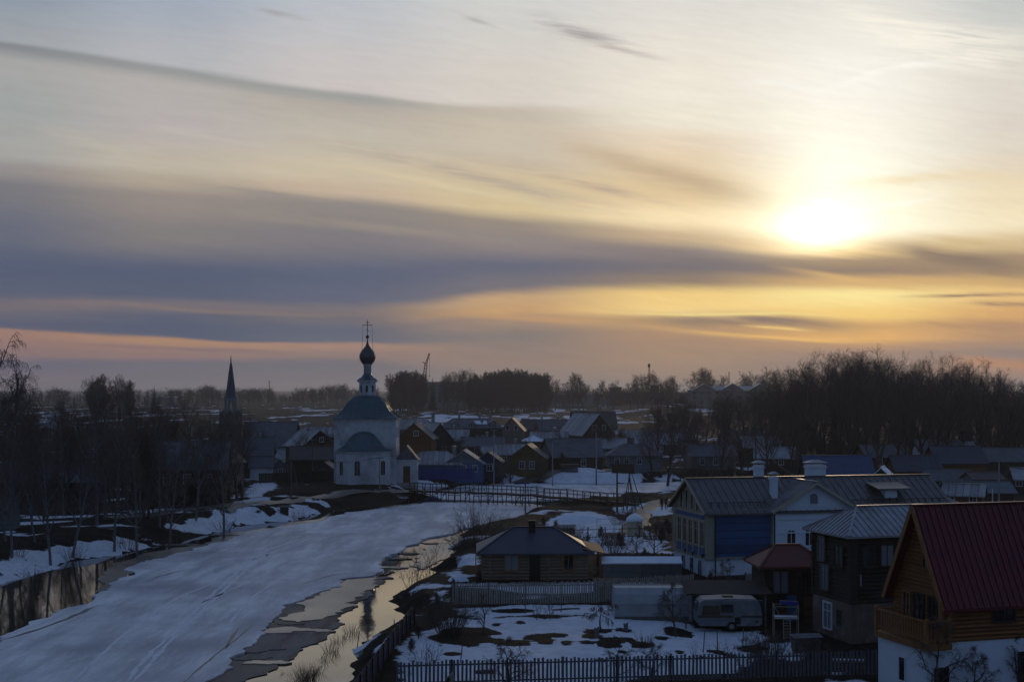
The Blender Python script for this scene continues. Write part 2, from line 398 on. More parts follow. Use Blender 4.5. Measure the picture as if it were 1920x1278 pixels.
M['snowcap'] = surf('snow_cap', (.78,.82,.88), (.66,.70,.78), 1.2, .6, bump=.4, bscale=2.5)
M['caravan_white'] = surf('caravan_shell', (0.15, 0.165, 0.185), (0.1, 0.11, 0.13), 1, .5, stain=(.30,.31,.33))
M['caravan_brown'] = surf('caravan_stripe', (.07,.045,.03), (.05,.035,.025), 1, .5)
M['poly'] = surf('greenhouse_sheet', (0.3, 0.33, 0.35), (0.21, 0.231, 0.245), .9, .35, stain=(.12,.12,.11), spec=.6)
M['glass_wall'] = surf('greenhouse_pane', (.12,.125,.12), (.075,.08,.075), 1.2, .3, spec=.5)
M['rust'] = surf('rusty_steel', (.12,.06,.04), (.07,.04,.03), 4, .8)
M['tarp_blue'] = surf('tarp_blue', (.02,.035,.22), (.015,.03,.16), 2, .5)
M['cloth'] = surf('dark_clothes', (.018,.018,.022), (.012,.012,.016), 6, .9)
M['skin'] = surf('skin', (.30,.18,.13), (.26,.15,.11), 4, .6)
M['hair'] = surf('hair', (.02,.015,.012), None, 6, .7)
M['picket'] = surf('picket_paint', (0.33, 0.3, 0.26), (0.23, 0.21, 0.18), 2.5, .8)
M['picket_dark'] = surf('picket_grey', (.115,.125,.15), (.07,.075,.09), 1.2, .8)
M['bark'] = surf('bark_dark', (.075,.060,.052), (.045,.038,.034), 3, .9, stretch=(1,1,.2))
M['twig'] = surf('twigs', (.13,.088,.070), (.085,.060,.050), 1, .9)
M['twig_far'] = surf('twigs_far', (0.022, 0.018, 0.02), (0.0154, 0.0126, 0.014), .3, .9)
M['birch'] = surf('birch_bark', (0.17, 0.17, 0.17), (0.08, 0.08, 0.078), 1.5, .85, stretch=(1,1,3), stain=(.05,.045,.04))
M['needle'] = surf('needles', (.012,.022,.014), (.008,.014,.01), 1, .9)
M['reed'] = surf('reed_stalk', (.14,.105,.06), (.09,.07,.045), 4, .9)
def glass(name, c=(.012,.014,.018), rough=.08):
    m, t, p = new_mat(name); p.inputs['Base Color'].default_value = (*c, 1); p.inputs['Roughness'].default_value = rough
    p.inputs['Specular IOR Level'].default_value = .6; return m
M['pane'] = glass('window_glass'); M['pane_pale'] = glass('window_curtain', (.16,.18,.20), .25)
# ---------------------------------------------------------------- building parts
def window(parent, o, r, wd, ht, frame='trim_white', pane='pane', fw=.09, cross='t', proud=.05, arch=False):
    """o: lower-left corner (local), r: unit vector to the right along the wall as seen from outside"""
    o = Vector(o); r = Vector((r[0], r[1], 0)).normalized(); u = Vector((0,0,1)); n = Vector((r.y, -r.x, 0))
    def P(a, b, d): return o+r*a+u*b+n*d
    mb = MB()
    def bar(a0, a1, b0, b1, d=proud):
        k = len(mb.v)
        for dd in (-.02, d):
            for a, b in ((a0,b0),(a1,b0),(a1,b1),(a0,b1)): mb.v.append(tuple(P(a, b, dd)))
        mb.f.extend([(k,k+3,k+2,k+1),(k+4,k+5,k+6,k+7)]+[(k+i,k+(i+1)%4,k+4+(i+1)%4,k+4+i) for i in range(4)])
    bar(-fw, 0, -fw, ht+fw); bar(wd, wd+fw, -fw, ht+fw); bar(0, wd, ht, ht+fw); bar(-fw*.1, wd+fw*.1, -fw, -.002, proud+.04)
    mw = .045
    if 't' in cross: bar(wd/2-mw/2, wd/2+mw/2, .001, ht-.001, proud*.7); bar(.001, wd/2-mw/2-.001, ht*.68, ht*.68+mw, proud*.6); bar(wd/2+mw/2+.001, wd-.001, ht*.68, ht*.68+mw, proud*.6)
    if 'v' in cross: bar(wd/2-mw/2, wd/2+mw/2, .001, ht-.001, proud*.7)
    f = mb.build('window', M[frame], parent)
    pm = MB(); k = 0
    pts = [(0,0),(wd,0),(wd,ht),(0,ht)]
    if arch: pts = [(0,0),(wd,0)]+[(wd/2+wd/2*math.cos(t), ht-wd/2*.8+wd/2*.8*math.sin(t)) for t in [math.pi*i/8 for i in range(9)]]
    pm.poly([P(a, b, .012) for a, b in pts])
    q = pm.build('pane', M[pane], f)
    return f
def roof_poly(mb, pts, t=.12): mb.poly(pts, t)
def seams(mb, a, b, c, d, step, wdt=.05, ht=.06):
    """standing seams on a roof slope: a-b eave, d above a, c above b"""
    a, b, c, d = map(Vector, (a, b, c, d)); e = (b-a); L = e.length; e = e/L
    sd = (d-a).dot(e); scc = (c-a).dot(e); up = (d-a)-e*sd; H = up.length
    if H < .01: return
    uu = up/H; nn = e.cross(uu); 
    if nn.z < 0: nn = -nn
    s = step*.5
    while s < L:
        h = H
        if s < sd and sd > 1e-3: h = H*s/sd
        elif s > scc and scc < L-1e-3: h = H*(L-s)/(L-scc)
        if h > .15:
            p = a+e*s+nn*ht*.4; mb.beam(p+uu*.01, p+uu*(h-.03), wdt, ht)
        s += step
def gable_roof(L, W, z, rh, oh=.4, ohx=None, cx=0, cy=0, t=.12, step=None):
    """ridge along x; returns MB. eaves at z minus overhang drop"""
    ohx = oh if ohx is None else ohx
    mb = MB(); k = rh/(W/2); ze = z-oh*k; x0, x1 = cx-L/2-ohx, cx+L/2+ohx; zr = z+rh
    for s in (-1, 1):
        ye = cy+s*(W/2+oh)
        pts = [(x0, ye, ze), (x1, ye, ze), (x1, cy, zr), (x0, cy, zr)]
        if s > 0: pts = [pts[1], pts[0], pts[3], pts[2]]
        mb.poly(pts, t)
        if step: seams(mb, pts[0], pts[1], pts[2], pts[3], step)
    mb.beam((x0-.01, cy, zr+.02), (x1+.01, cy, zr+.02), .28, .07)
    return mb
def hip_roof(L, W, z, rh, oh=.4, cx=0, cy=0, t=.12, step=None, ridge=None):
    mb = MB(); rl = max(L-W, 0) if ridge is None else ridge; k = rh/(W/2); ze = z-oh*k*.6
    x0, x1, y0, y1 = cx-L/2-oh, cx+L/2+oh, cy-W/2-oh, cy+W/2+oh; zr = z+rh
    A = (x0,y0,ze); B = (x1,y0,ze); C_ = (x1,y1,ze); D = (x0,y1,ze); P = (cx-rl/2, cy, zr); Q = (cx+rl/2, cy, zr)
    for pts in ((A,B,Q,P), (C_,D,P,Q)):
        mb.poly(pts if rl > .01 else pts[:3], t)
        if step: seams(mb, pts[0], pts[1], pts[2], pts[3], step)
    for pts in ((B,C_,Q), (D,A,P)):
        mb.poly(pts, t)
        if step: seams(mb, pts[0], pts[1], pts[2], pts[2], step)
    for p, q in ((A,P),(B,Q),(C_,Q),(D,P)): mb.beam(Vector(p)+Vector((0,0,.03)), Vector(q)+Vector((0,0,.03)), .16, .05)
    if rl > .01: mb.beam((P[0],P[1],zr+.03), (Q[0],Q[1],zr+.03), .2, .06)
    return mb
def wall_box(L, W, z0, z1, gable=0.0, cx=0, cy=0, axis='x'):
    mb = MB(); x0, x1, y0, y1 = cx-L/2, cx+L/2, cy-W/2, cy+W/2
    mb.v = [(x0,y0,z0),(x1,y0,z0),(x1,y1,z0),(x0,y1,z0),(x0,y0,z1),(x1,y0,z1),(x1,y1,z1),(x0,y1,z1)]
    if gable:
        g = z1+gable-.06
        mb.v += [(x0,cy,g),(x1,cy,g)]
        mb.f = [(0,3,2,1),(0,1,5,4),(2,3,7,6),(3,0,4,8,7),(1,2,6,9,5),(4,5,9,8),(6,7,8,9)]
    else: mb.f = [(0,3,2,1),(4,5,6,7),(0,1,5,4),(1,2,6,5),(2,3,7,6),(3,0,4,7)]
    return mb
def log_courses(mb, x0, x1, y0, y1, z0, z1, n, r=None, ends=.18):
    """round logs stacked on the four sides"""
    h = (z1-z0)/n; r = r or h*.53
    for i in range(n):
        z = z0+h*(i+.5)
        mb.tube((x0-ends, y0, z), (x1+ends, y0, z), r, k=7); mb.tube((x0-ends, y1, z), (x1+ends, y1, z), r, k=7)
        mb.tube((x0, y0-ends, z+h*.0), (x0, y1+ends, z), r, k=7); mb.tube((x1, y0-ends, z), (x1, y1+ends, z), r, k=7)
def chimney(parent, x, y, z0, z1, s=.5, mat='concrete', cap=True, sx=None):
    sx = sx or s
    mb = MB().box(x-sx/2, x+sx/2, y-s/2, y+s/2, z0, z1)
    if cap: mb.box(x-sx/2-.08, x+sx/2+.08, y-s/2-.08, y+s/2+.08, z1-.25, z1-.12)
    o = mb.build('chimney', M[mat], parent)
    if cap:
        c = MB()
        for q in ((-1,-1),(1,-1),(1,1),(-1,1)): c.beam((x+q[0]*sx*.4, y+q[1]*s*.4, z1+.0), (x+q[0]*sx*.4, y+q[1]*s*.4, z1+.2), .04)
        a = sx/2+.15; b = s/2+.15
        for pts in (((x-a,y-b,z1+.2),(x+a,y-b,z1+.2),(x+a*.3,y,z1+.42),(x-a*.3,y,z1+.42)), ((x+a,y+b,z1+.2),(x-a,y+b,z1+.2),(x-a*.3,y,z1+.42),(x+a*.3,y,z1+.42)), ((x+a,y-b,z1+.2),(x+a,y+b,z1+.2),(x+a*.3,y,z1+.42)), ((x-a,y+b,z1+.2),(x-a,y-b,z1+.2),(x-a*.3,y,z1+.42))): c.poly(pts, .03)
        c.build('cap', M['tin'], o)
    return o
def house(label, u, Y, rot, L, W, z0, h, rh, wall='grey_board', roof='slate', kind='gable', axis='x', oh=.4, step=None, wins=(), door=None,
          chim=None, trim='trim_white', pane='pane', name='wooden_house', cat='house', gablemat=None, group=None, ridge=None, snow=False):
    """a village house. u, Y: photograph column and distance of its centre; axis 'y' turns the gable to the viewer. wins: (face, offset, z, w, h)"""
    ob = empty(name, (wx(u, Y), Y, z0), rot+(90 if axis == 'y' else 0), label, cat, group)
    wl = wall_box(L, W, -1.0, h, rh if kind == 'gable' else 0).build('wall', M[wall], ob)
    if kind == 'gable': rf = gable_roof(L, W, h, rh, oh, step=step)
    else: rf = hip_roof(L, W, h, rh, oh, step=step, ridge=ridge)
    rf = rf.build('roof', M[roof], ob)
    if gablemat:
        for s in (-1, 1):
            g = MB(); x = s*(L/2+.03); g.poly([(x,-W/2,h),(x,W/2,h),(x,0,h+rh-.08)][::s], .06, (-s,0,0)); g.build('gable_boards', M[gablemat], ob)
    face = {'f': ((0,-W/2), (1,0)), 'b': ((0,W/2), (-1,0)), 'l': ((-L/2,0), (0,-1)), 'r': ((L/2,0), (0,1))}
    for wn in wins:
        (c, r) = face[wn[0]]; st = wn[5] if len(wn) > 5 else 't'
        window(ob, (c[0]+r[0]*(wn[1]-wn[3]/2), c[1]+r[1]*(wn[1]-wn[3]/2), wn[2]), r, wn[3], wn[4], trim, wn[6] if len(wn) > 6 else pane, cross=st)
    if door:
        (c, r) = face[door[0]]; n = (r[1], -r[0])
        a = Vector((c[0]+r[0]*door[1], c[1]+r[1]*door[1], 0)); rr = Vector((r[0], r[1], 0)); nn = Vector((n[0], n[1], 0))
        d = MB(); d.poly([a-rr*.45+nn*.04, a+rr*.45+nn*.04, a+rr*.45+nn*.04+Vector((0,0,2)), a-rr*.45+nn*.04+Vector((0,0,2))], .06, tuple(-nn))
        d.build('door', M['dark_wood'], ob)
    if chim:
        for c in (chim if isinstance(chim, list) else [chim]): chimney(rf, c[0], c[1], h*.6, c[2], c[3] if len(c) > 3 else .5, 'concrete' if len(c) < 5 else c[4])
    return ob
# ================================================================ ground, river, roads
WL = -1.2       # water level
def PX(pts, z=WL): return [G(u, v, z)[:2] for u, v in pts]
LEFT_SHORE = [(-420,1345),(-200,1205),(-60,1122),(0,1100),(60,1080),(130,1055),(200,1044),(262,1034),(330,1019),(400,1002),(440,989),(520,979),(590,967),(650,956),(700,949),(765,941),(782,931),(800,916),(870,908),(1000,903),(1040,905),(1150,906),(1230,901),(1290,899),(1440,893)]
RIGHT_SHORE = [(1440,926),(1270,929),(1200,938),(1130,946),(1022,948),(962,978),(935,987),(862,1001),(832,1030),(800,1066),(770,1100),(722,1126),(742,1141),(768,1154),(735,1172),(692,1198),(655,1236),(636,1290),(600,1400)]
RIVER = PX(LEFT_SHORE)+PX(RIGHT_SHORE)
def rough_poly(pts, amp, step, seed, closed=True):
    """world outline broken up like a thawing edge"""
    rnd = random.Random(seed); out = []
    n = len(pts)
    for i in range(n if closed else n-1):
        a = Vector(pts[i]); b = Vector(pts[(i+1) % n]); L = (b-a).length; k = max(1, int(L/step)); nrm = Vector((-(b-a).y, (b-a).x)).normalized() if L > 1e-6 else Vector((0, 0))
        off = [0.0]*(k+1)
        def sub(i0, i1, s):
            if i1-i0 < 2: return
            m_ = (i0+i1)//2; off[m_] = (off[i0]+off[i1])/2+rnd.gauss(0, s); sub(i0, m_, s*.55); sub(m_, i1, s*.55)
        sub(0, k, min(L*.07, amp*6))
        for j in range(k):
            f = j/k; q = a.lerp(b, f)+nrm*(off[j]+rnd.gauss(0, amp*.45)); out.append((q.x, q.y))
    return out
def inside(pts, X, Yy):
    r = np.zeros(X.shape, bool); n = len(pts)
    for i in range(n):
        x1, y1 = pts[i]; x2, y2 = pts[(i+1) % n]
        c = ((y1 > Yy) != (y2 > Yy)) & (X < (x2-x1)*(Yy-y1)/((y2-y1) if y2 != y1 else 1e-9)+x1); r ^= c
    return r
def dist(pts, X, Yy, closed=True):
    d = np.full(X.shape, 1e9); n = len(pts)
    for i in range(n if closed else n-1):
        ax, ay = pts[i]; bx, by = pts[(i+1) % n]; vx, vy = bx-ax, by-ay; L2 = vx*vx+vy*vy+1e-9
        t = np.clip(((X-ax)*vx+(Yy-ay)*vy)/L2, 0, 1); d = np.minimum(d, np.hypot(X-ax-t*vx, Yy-ay-t*vy))
    return d
_rs = np.random.RandomState(5); _lat = _rs.rand(256, 256)
def vnoise(X, Yy, s, o=0):
    x = X/s+o*17.3; y = Yy/s+o*31.7; xi = np.floor(x).astype(int); yi = np.floor(y).astype(int); fx = x-xi; fy = y-yi
    fx = fx*fx*(3-2*fx); fy = fy*fy*(3-2*fy); L = lambda a, b: _lat[a % 256, b % 256]
    return (L(xi,yi)*(1-fx)+L(xi+1,yi)*fx)*(1-fy)+(L(xi,yi+1)*(1-fx)+L(xi+1,yi+1)*fx)*fy
def fbm(X, Yy, s, o=0, n=4):
    a = 0; w_ = 1; t = 0
    for i in range(n): a = a+w_*vnoise(X, Yy, s/2**i, o+i); t += w_; w_ *= .55
    return a/t
LS = PX(LEFT_SHORE)
RIV_ROUGH = rough_poly(RIVER, .38, 1.0, 3)
def sstp(x, a, b): t = np.clip((x-a)/(b-a), 0, 1); return t*t*(3-2*t)
def terrain(X, Yy):
    X = np.asarray(X, float); Yy = np.asarray(Yy, float)
    near = (Yy < 420)
    ins = inside(RIV_ROUGH, X, Yy); d = dist(RIV_ROUGH, X, Yy)
    sd = np.where(ins, -d, d)
    h = (fbm(X, Yy, 9, 1)-.5)*.5+(fbm(X, Yy, 2.2, 7, 3)-.5)*.18
    dl = dist(LS, X, Yy, False)
    left = sstp(dl, 60, 20)*(dl < d+.6)*sstp(X, 40, 0)
    bankw = 1.5+3.2*left
    rise = sstp(sd, -.1, 1)*0
    h = h+left*sstp(sd, 7, 3)*(fbm(X, Yy, 1.3, 13, 3)-.5)*.9
    hh = WL-.02+(1.25+h)*sstp(sd, 0, bankw*1.6)+left*.55*sstp(sd, .5, 4)*(.5+fbm(X, Yy, 5, 3))*np.exp(-(sd/14.0)**2)
    hh = np.where(sd < 0, WL-.02-.9*sstp(-sd, 0, 2.5), hh)
    hh = hh+(fbm(X, Yy, 4.5, 41, 3)-.5)*.9*sstp(sd, 1.5, 4)*sstp(Yy, 128, 140)*sstp(Yy, 420, 300)*sstp(X, 0, 8)
    hh = hh+sstp(X, 45, 120)*sstp(Yy, 230, 420)*2.6
    far = sstp(Yy, 900, 6000)*1.0
    hh = hh+(fbm(X, Yy, 140, 9)-.5)*3.0*sstp(Yy, 420, 900)*sstp(Yy, 4000, 1800)-far*1.5
    return hh, sd, left
def tz(x, y): return float(terrain(np.array([x]), np.array([y]))[0][0])
# snow that still lies: outlines seen in the photograph (columns, rows) on the level ground
SNOW_ON = [
 [(792,1182),(850,1160),(980,1160),(1130,1158),(1180,1166),(1262,1164),(1300,1180),(1420,1184),(1440,1196),(1395,1215),(1420,1240),(1360,1262),(1000,1290),(760,1290),(748,1240)],
 [(868,1140),(905,1133),(1150,1134),(1180,1150),(1160,1157),(1010,1154),(880,1158)],
 [(1428,1205),(1480,1200),(1530,1222),(1500,1242),(1430,1232)],
 [(1020,980),(1050,962),(1120,958),(1160,972),(1240,1005),(1262,1040),(1110,1040),(1080,1012),(1010,990)],
 [(862,1042),(900,1040),(890,1062),(836,1058)],[(828,1078),(862,1066),(888,1080),(860,1092)],[(808,1112),(836,1108),(828,1126),(806,1122)],
 [(705,1210),(735,1195),(728,1215),(700,1225)],[(655,1268),(700,1262),(690,1290),(640,1290)],
 [(1050,900),(1100,888),(1190,882),(1212,893),(1190,905),(1052,909)],[(1010,896),(1060,886),(1130,884),(1040,902)],
 [(474,908),(520,902),(516,918),(490,930),(430,936)],[(430,944),(492,932),(505,938),(470,950),(420,957)],
 [(1210,955),(1262,948),(1262,968),(1215,972)],[(1150,950),(1215,945),(1225,958),(1150,962)],
 [(780,902),(838,897),(842,905),(790,910)],[(880,897),(920,893),(1000,886),(1050,884),(1000,893)],
]
SNOW_ON = [[G(u, v, -.05)[:2] for u, v in s] for s in SNOW_ON]
GARDEN_DIRT = [[(800,1200),(850,1178),(905,1178),(935,1192),(880,1196),(870,1212),(820,1210)],[(1150,1136),(1186,1130),(1262,1140),(1262,1166),(1185,1166)],[(1238,1180),(1260,1172),(1300,1186),(1290,1198),(1250,1192)]]
GARDEN_DIRT = [[G(u, v, -.05)[:2] for u, v in s] for s in GARDEN_DIRT]
for u, v, ru, rv in ((1010,1197,25,4),(1022,1206,20,5),(960,1208,40,6),(905,1203,46,5),(1062,1210,12,4),(1112,1197,18,5),(1120,1186,24,4),(1173,1185,16,4),(1155,1204,32,4),(1142,1213,18,5),(1205,1213,18,5),(1318,1234,16,4),(1348,1224,16,4),(1370,1229,22,4),(930,1172,9,3),(975,1169,9,3),(828,1213,9,3),(880,1211,22,3),(1240,1201,14,3),(1100,1210,10,3),(1030,1194,34,3),(1300,1240,10,3),(1385,1236,10,3),(850,1228,22,4),(905,1258,14,3),(1130,1240,12,3),(1275,1225,12,3),(1060,1145,30,3),(960,1146,50,4),(1165,1226,10,3)):
    p = G(u, v, -.05); a_ = ru/F*p[1]; b_ = max(.35, rv*p[1]**2/39555); GARDEN_DIRT.append([(p[0]+a_*math.cos(t*.785)*(.8+.3*(t%2)), p[1]+b_*math.sin(t*.785)) for t in range(8)])
SNOWHEAP = [G(u, v, 0)[:2] for u, v in [(62,806),(80,786),(100,772),(118,776),(130,792),(150,806)]]
angs = np.concatenate([np.arange(-180, -46, 6.0), np.arange(-46, -24, .6), np.arange(-24, 24, .105), np.arange(24, 46, .6), np.arange(46, 180.1, 6.0)])
rr = [12.0]
while rr[-1] < 9500: rr.append(rr[-1]*(1.0055 if 60 < rr[-1] < 420 else 1.02))
rr = np.array(rr); RR, AA = np.meshgrid(rr, np.radians(angs), indexing='ij')
X = RR*np.sin(AA); Y_ = RR*np.cos(AA)
Z, SD, LF = terrain(X.ravel(), Y_.ravel()); Xf, Yf = X.ravel(), Y_.ravel()
fine = fbm(Xf, Yf, 3.0, 11, 4)
cover = 0.30+.0*Z
field = sstp(Yf, 330, 450)
cover = cover*(1-field)+field*(.30+.115*sstp(Yf, 420, 600)*sstp(Yf, 1000, 760)*sstp(Xf, -150, -20)*sstp(Xf, 260, 120))
cover = cover-.16*sstp(Yf, 1150, 1400)
patch = fbm(Xf*1.5, Yf*.33, 14, 15, 4)*field+fbm(Xf*.7, Yf, 7, 21, 5)*(1-field)
snow = sstp(patch, 1.0-cover-.035, 1.0-cover+.02)*0
val = patch-(1.0-cover)*.92+.0
base_mask = np.clip(.5+val*6, 0, .98)
dsn = np.full(Xf.shape, -9.0)
sel = (Yf < 330) & (Yf > 55) & (np.abs(Xf) < 120)
for s in SNOW_ON:
    ins = inside(s, Xf[sel], Yf[sel]); dd = dist(s, Xf[sel], Yf[sel]); q = np.where(ins, dd, -dd); dsn[sel] = np.maximum(dsn[sel], q)
for s in GARDEN_DIRT:
    ins = inside(s, Xf[sel], Yf[sel]); dd = dist(s, Xf[sel], Yf[sel]); q = np.where(ins, -dd, dd); dsn[sel] = np.where(dd < .3, np.minimum(dsn[sel], np.where(ins, -dd*3-.2, dd)), np.where(ins, -1.5, dsn[sel]))
mask_poly = np.clip(.5+(dsn*.55+(fine-.5)*1.5), 0, 1)
garden = np.clip(sstp(dsn, -3, 0), 0, 1)
mask = np.maximum(np.where(sel, np.clip(base_mask-.12, 0, 1), base_mask)*(1-garden), mask_poly)
# snow lying on the far (left) bank slope
bs = LF*sstp(SD+(fine-.5)*3, .3, .9)*sstp(SD+(fine-.5)*4.5, 5.0, 3.4)*sstp(fbm(Xf, Yf, 3.2, 25, 4), .20, .36)
bs = bs*(1-.9*sstp(fbm(Xf+40, Yf, 14, 29, 3), .60, .66))
mask = np.maximum(mask, bs)
hp = inside(SNOWHEAP, Xf, Yf); dh = dist(SNOWHEAP, Xf, Yf); hq = np.where(hp, dh, -dh)
heap = sstp(hq, -2, 22); Z = Z+heap*4.5; mask = np.maximum(mask, sstp(hq+(fine-.5)*18, -3, 5))
mask = np.where(SD < .12, 0, mask)
mask = mask*(1-.75*sstp(Xf, 50, 80)*sstp(Yf, 120, 160)*sstp(Yf, 900, 500))
mask = np.where((Xf < -24) & (Yf < 300) & (SD > 6.5), mask*.93, mask)
nr, na = RR.shape
idx = np.arange(nr*na).reshape(nr, na)
q = np.stack([idx[:-1,:-1], idx[:-1,1:], idx[1:,1:], idx[1:,:-1]], -1).reshape(-1, 4)[:, ::-1]
co = np.stack([Xf, Yf, Z], -1).astype(np.float32)
def fast_mesh(name, co, faces, mat, attrs=None, smooth=True):
    me = bpy.data.meshes.new(name); k = faces.shape[1]; me.vertices.add(len(co)); me.vertices.foreach_set('co', co.astype(np.float32).ravel())
    me.loops.add(faces.size); me.loops.foreach_set('vertex_index', faces.astype(np.int32).ravel())
    me.polygons.add(len(faces)); me.polygons.foreach_set('loop_start', (np.arange(len(faces))*k).astype(np.int32))
    if smooth: me.polygons.foreach_set('use_smooth', np.ones(len(faces), bool))
    for nm, a in (attrs or {}).items():
        at = me.attributes.new(nm, 'FLOAT', 'POINT'); at.data.foreach_set('value', a.astype(np.float32))
    me.update(calc_edges=True); me.validate(); me.materials.append(mat); return me
def ground_mat():
    m, t, p = new_mat('thawing_ground')
    at = t.nodes.new('ShaderNodeAttribute'); at.attribute_name = 'snow'
    ap = t.nodes.new('ShaderNodeAttribute'); ap.attribute_name = 'wet'
    co = t.nodes.new('ShaderNodeTexCoord').outputs['Object']
    n1 = mnoise(t, co, .9, 6, .7); n2 = mnoise(t, co, .12, 4, .6); n3 = mnoise(t, co, 6.0, 4, .7); nf = mnoise(t, co, .05, 6, .65)
    grass = mix_t(t, mramp(t, n1, [(.35, 0.0), (.65, 1.0)]), (.010,.009,.008), (.024,.020,.015))
    grass = mix_t(t, mramp(t, n2, [(.35, 0.0), (.7, .8)]), grass, (.020,.016,.012))
    a = t.nodes.new('ShaderNodeMath'); a.operation = 'MULTIPLY_ADD'; link(t, n1, a.inputs[0]); a.inputs[1].default_value = 1.3; link(t, at.outputs['Fac'], a.inputs[2])
    b = t.nodes.new('ShaderNodeMath'); b.operation = 'MULTIPLY_ADD'; link(t, n3, b.inputs[0]); b.inputs[1].default_value = .35; link(t, a.outputs[0], b.inputs[2])
    f = mramp(t, b.outputs[0], [(.0, 0.0), (1.0, 1.0)])
    mr = t.nodes.new('ShaderNodeMapRange'); link(t, b.outputs[0], mr.inputs[0]); mr.inputs[1].default_value = 1.25; mr.inputs[2].default_value = 1.40
    sn = mix_t(t, mramp(t, n1, [(.3, 0.0), (.7, 1.0)]), (.74,.78,.84), (.52,.55,.60))
    col = mix_t(t, mr.outputs[0], grass, sn)
    link(t, col, p.inputs['Base Color']); p.inputs['Roughness'].default_value = .85; p.inputs['Specular IOR Level'].default_value = .04
    bm = t.nodes.new('ShaderNodeBump'); bm.inputs['Strength'].default_value = .35; bm.inputs['Distance'].default_value = .25; link(t, b.outputs[0], bm.inputs['Height']); link(t, bm.outputs[0], p.inputs['Normal'])
    return m
gm_ = fast_mesh('ground', co, q, ground_mat(), {'snow': mask})
go = bpy.data.objects.new('ground', gm_); COL.objects.link(go); tag(go, kind='structure')
# ---- water
def water_mat():
    m, t, p = new_mat('river_water')
    co = t.nodes.new('ShaderNodeTexCoord').outputs['Object']
    p.inputs['Base Color'].default_value = (.018,.016,.013,1); p.inputs['Roughness'].default_value = .045; p.inputs['IOR'].default_value = 1.6; p.inputs['Specular IOR Level'].default_value = .9
    b = t.nodes.new('ShaderNodeBump'); b.inputs['Strength'].default_value = .28; b.inputs['Distance'].default_value = .02
    link(t, mnoise(t, co, 1.1, 3, .5, (1,.35,1)), b.inputs['Height']); link(t, b.outputs[0], p.inputs['Normal']); return m
mb = MB(); mb.poly([(-160,30,WL),(140,30,WL),(140,262,WL),(-160,262,WL)]); tag(mb.build('river_water', water_mat()), kind='structure')
# ---- ice sheets
def ice_mat(name, c1, c2, c3, rough, wet=0.0):
    m, t, p = new_mat(name)
    co = t.nodes.new('ShaderNodeTexCoord').outputs['Object']
    mp = t.nodes.new('ShaderNodeMapping'); mp.inputs['Rotation'].default_value = (0, 0, R(-18)); mp.inputs['Scale'].default_value = (1, .16, 1); link(t, co, mp.inputs[0])
    n1 = mnoise(t, mp.outputs[0], .55, 7, .72); n2 = mnoise(t, co, .10, 4, .55); n3 = mnoise(t, mp.outputs[0], 2.2, 5, .7)
    c = mix_t(t, mramp(t, n1, [(.40, 0.0), (.60, 1.0)]), c1, c2)
    c = mix_t(t, mramp(t, n2, [(.46, 0.0), (.68, .8)]), c, c3)
    c = mix_t(t, mramp(t, n3, [(.56, 0.0), (.74, .45)]), c, tuple(min(1, x*1.25) for x in c1))
    link(t, c, p.inputs['Base Color'])
    link(t, mramp(t, n2, [(.35, rough), (.7, rough*.55 if wet else rough)]), p.inputs['Roughness'])
    p.inputs['Specular IOR Level'].default_value = .25+wet
    b = t.nodes.new('ShaderNodeBump'); b.inputs['Strength'].default_value = .5; b.inputs['Distance'].default_value = .06
    link(t, n3, b.inputs['Height']); link(t, b.outputs[0], p.inputs['Normal']); return m
M['ice'] = ice_mat('snowy_river_ice', (.72,.75,.78), (.40,.43,.47), (.29,.31,.35), .6)
M['slush'] = ice_mat('wet_slush_ice', (.17,.165,.16), (.05,.045,.045), (.03,.027,.025), .8, -.12)
M['slush_tan'] = ice_mat('wet_tan_ice', (.22,.195,.16), (.16,.145,.125), (.11,.10,.09), .38, .15)
def sheet(name, px, z, th, mat, amp, step, seed, label=None):
    pts = rough_poly(PX(px, z), amp, step, seed)
    if sum(pts[i][0]*pts[(i+1)%len(pts)][1]-pts[(i+1)%len(pts)][0]*pts[i][1] for i in range(len(pts))) < 0: pts = pts[::-1]
    return tag(MB().prism(pts, z-th, z).build(name, M[mat]), kind='structure')
sheet('river_ice', [(-420,1500),(-420,1330),(-150,1262),(0,1192),(60,1167),(130,1138),(182,1112),(205,1092),(232,1066),(330,1036),(440,1006),(500,992),(560,983),(640,964),(720,952),(775,945),(800,941),(860,941),(930,942),(1000,944),(1022,948),(985,968),(945,978),(862,990),(800,1008),(760,1022),(728,1040),(716,1052),(718,1066),(700,1078),(640,1084),(618,1104),(560,1126),(512,1160),(480,1195),(452,1222),(430,1246),(385,1280),(330,1340),(260,1500)], WL+.14, .3, 'ice', .16, .55, 11)
sheet('upstream_ice', [(806,921),(870,910),(1000,905),(1040,908),(1150,909),(1230,904),(1290,902),(1440,897),(1440,922),(1270,925),(1190,932),(1100,934),(1000,938),(900,937),(830,936)], WL+.12, .3, 'ice', .2, 1.5, 12)
sheet('tan_ice', [(196,1078),(212,1056),(262,1040),(330,1026),(400,1010),(440,997),(520,988),(600,972),(700,954),(775,943),(800,944),(700,960),(600,980),(560,988),(440,1012),(330,1042),(240,1075),(215,1098),(190,1112)], WL+.07, .2, 'slush_tan', .16, .6, 13)
sheet('slush_ice', [(380,1500),(425,1290),(500,1262),(545,1236),(560,1222),(612,1196),(628,1178),(640,1152),(668,1128),(700,1112),(712,1094),(708,1078),(650,1080),(610,1100),(556,1122),(506,1158),(474,1194),(430,1240),(380,1276),(320,1340),(250,1500)], WL+.05, .2, 'slush', .20, .5, 14)
sheet('pale_slush', [(590,1118),(612,1106),(650,1086),(700,1082),(742,1068),(700,1100),(676,1116),(640,1142),(605,1160),(560,1165),(520,1158),(556,1128)], WL+.09, .1, 'slush_tan', .22, .4, 15)
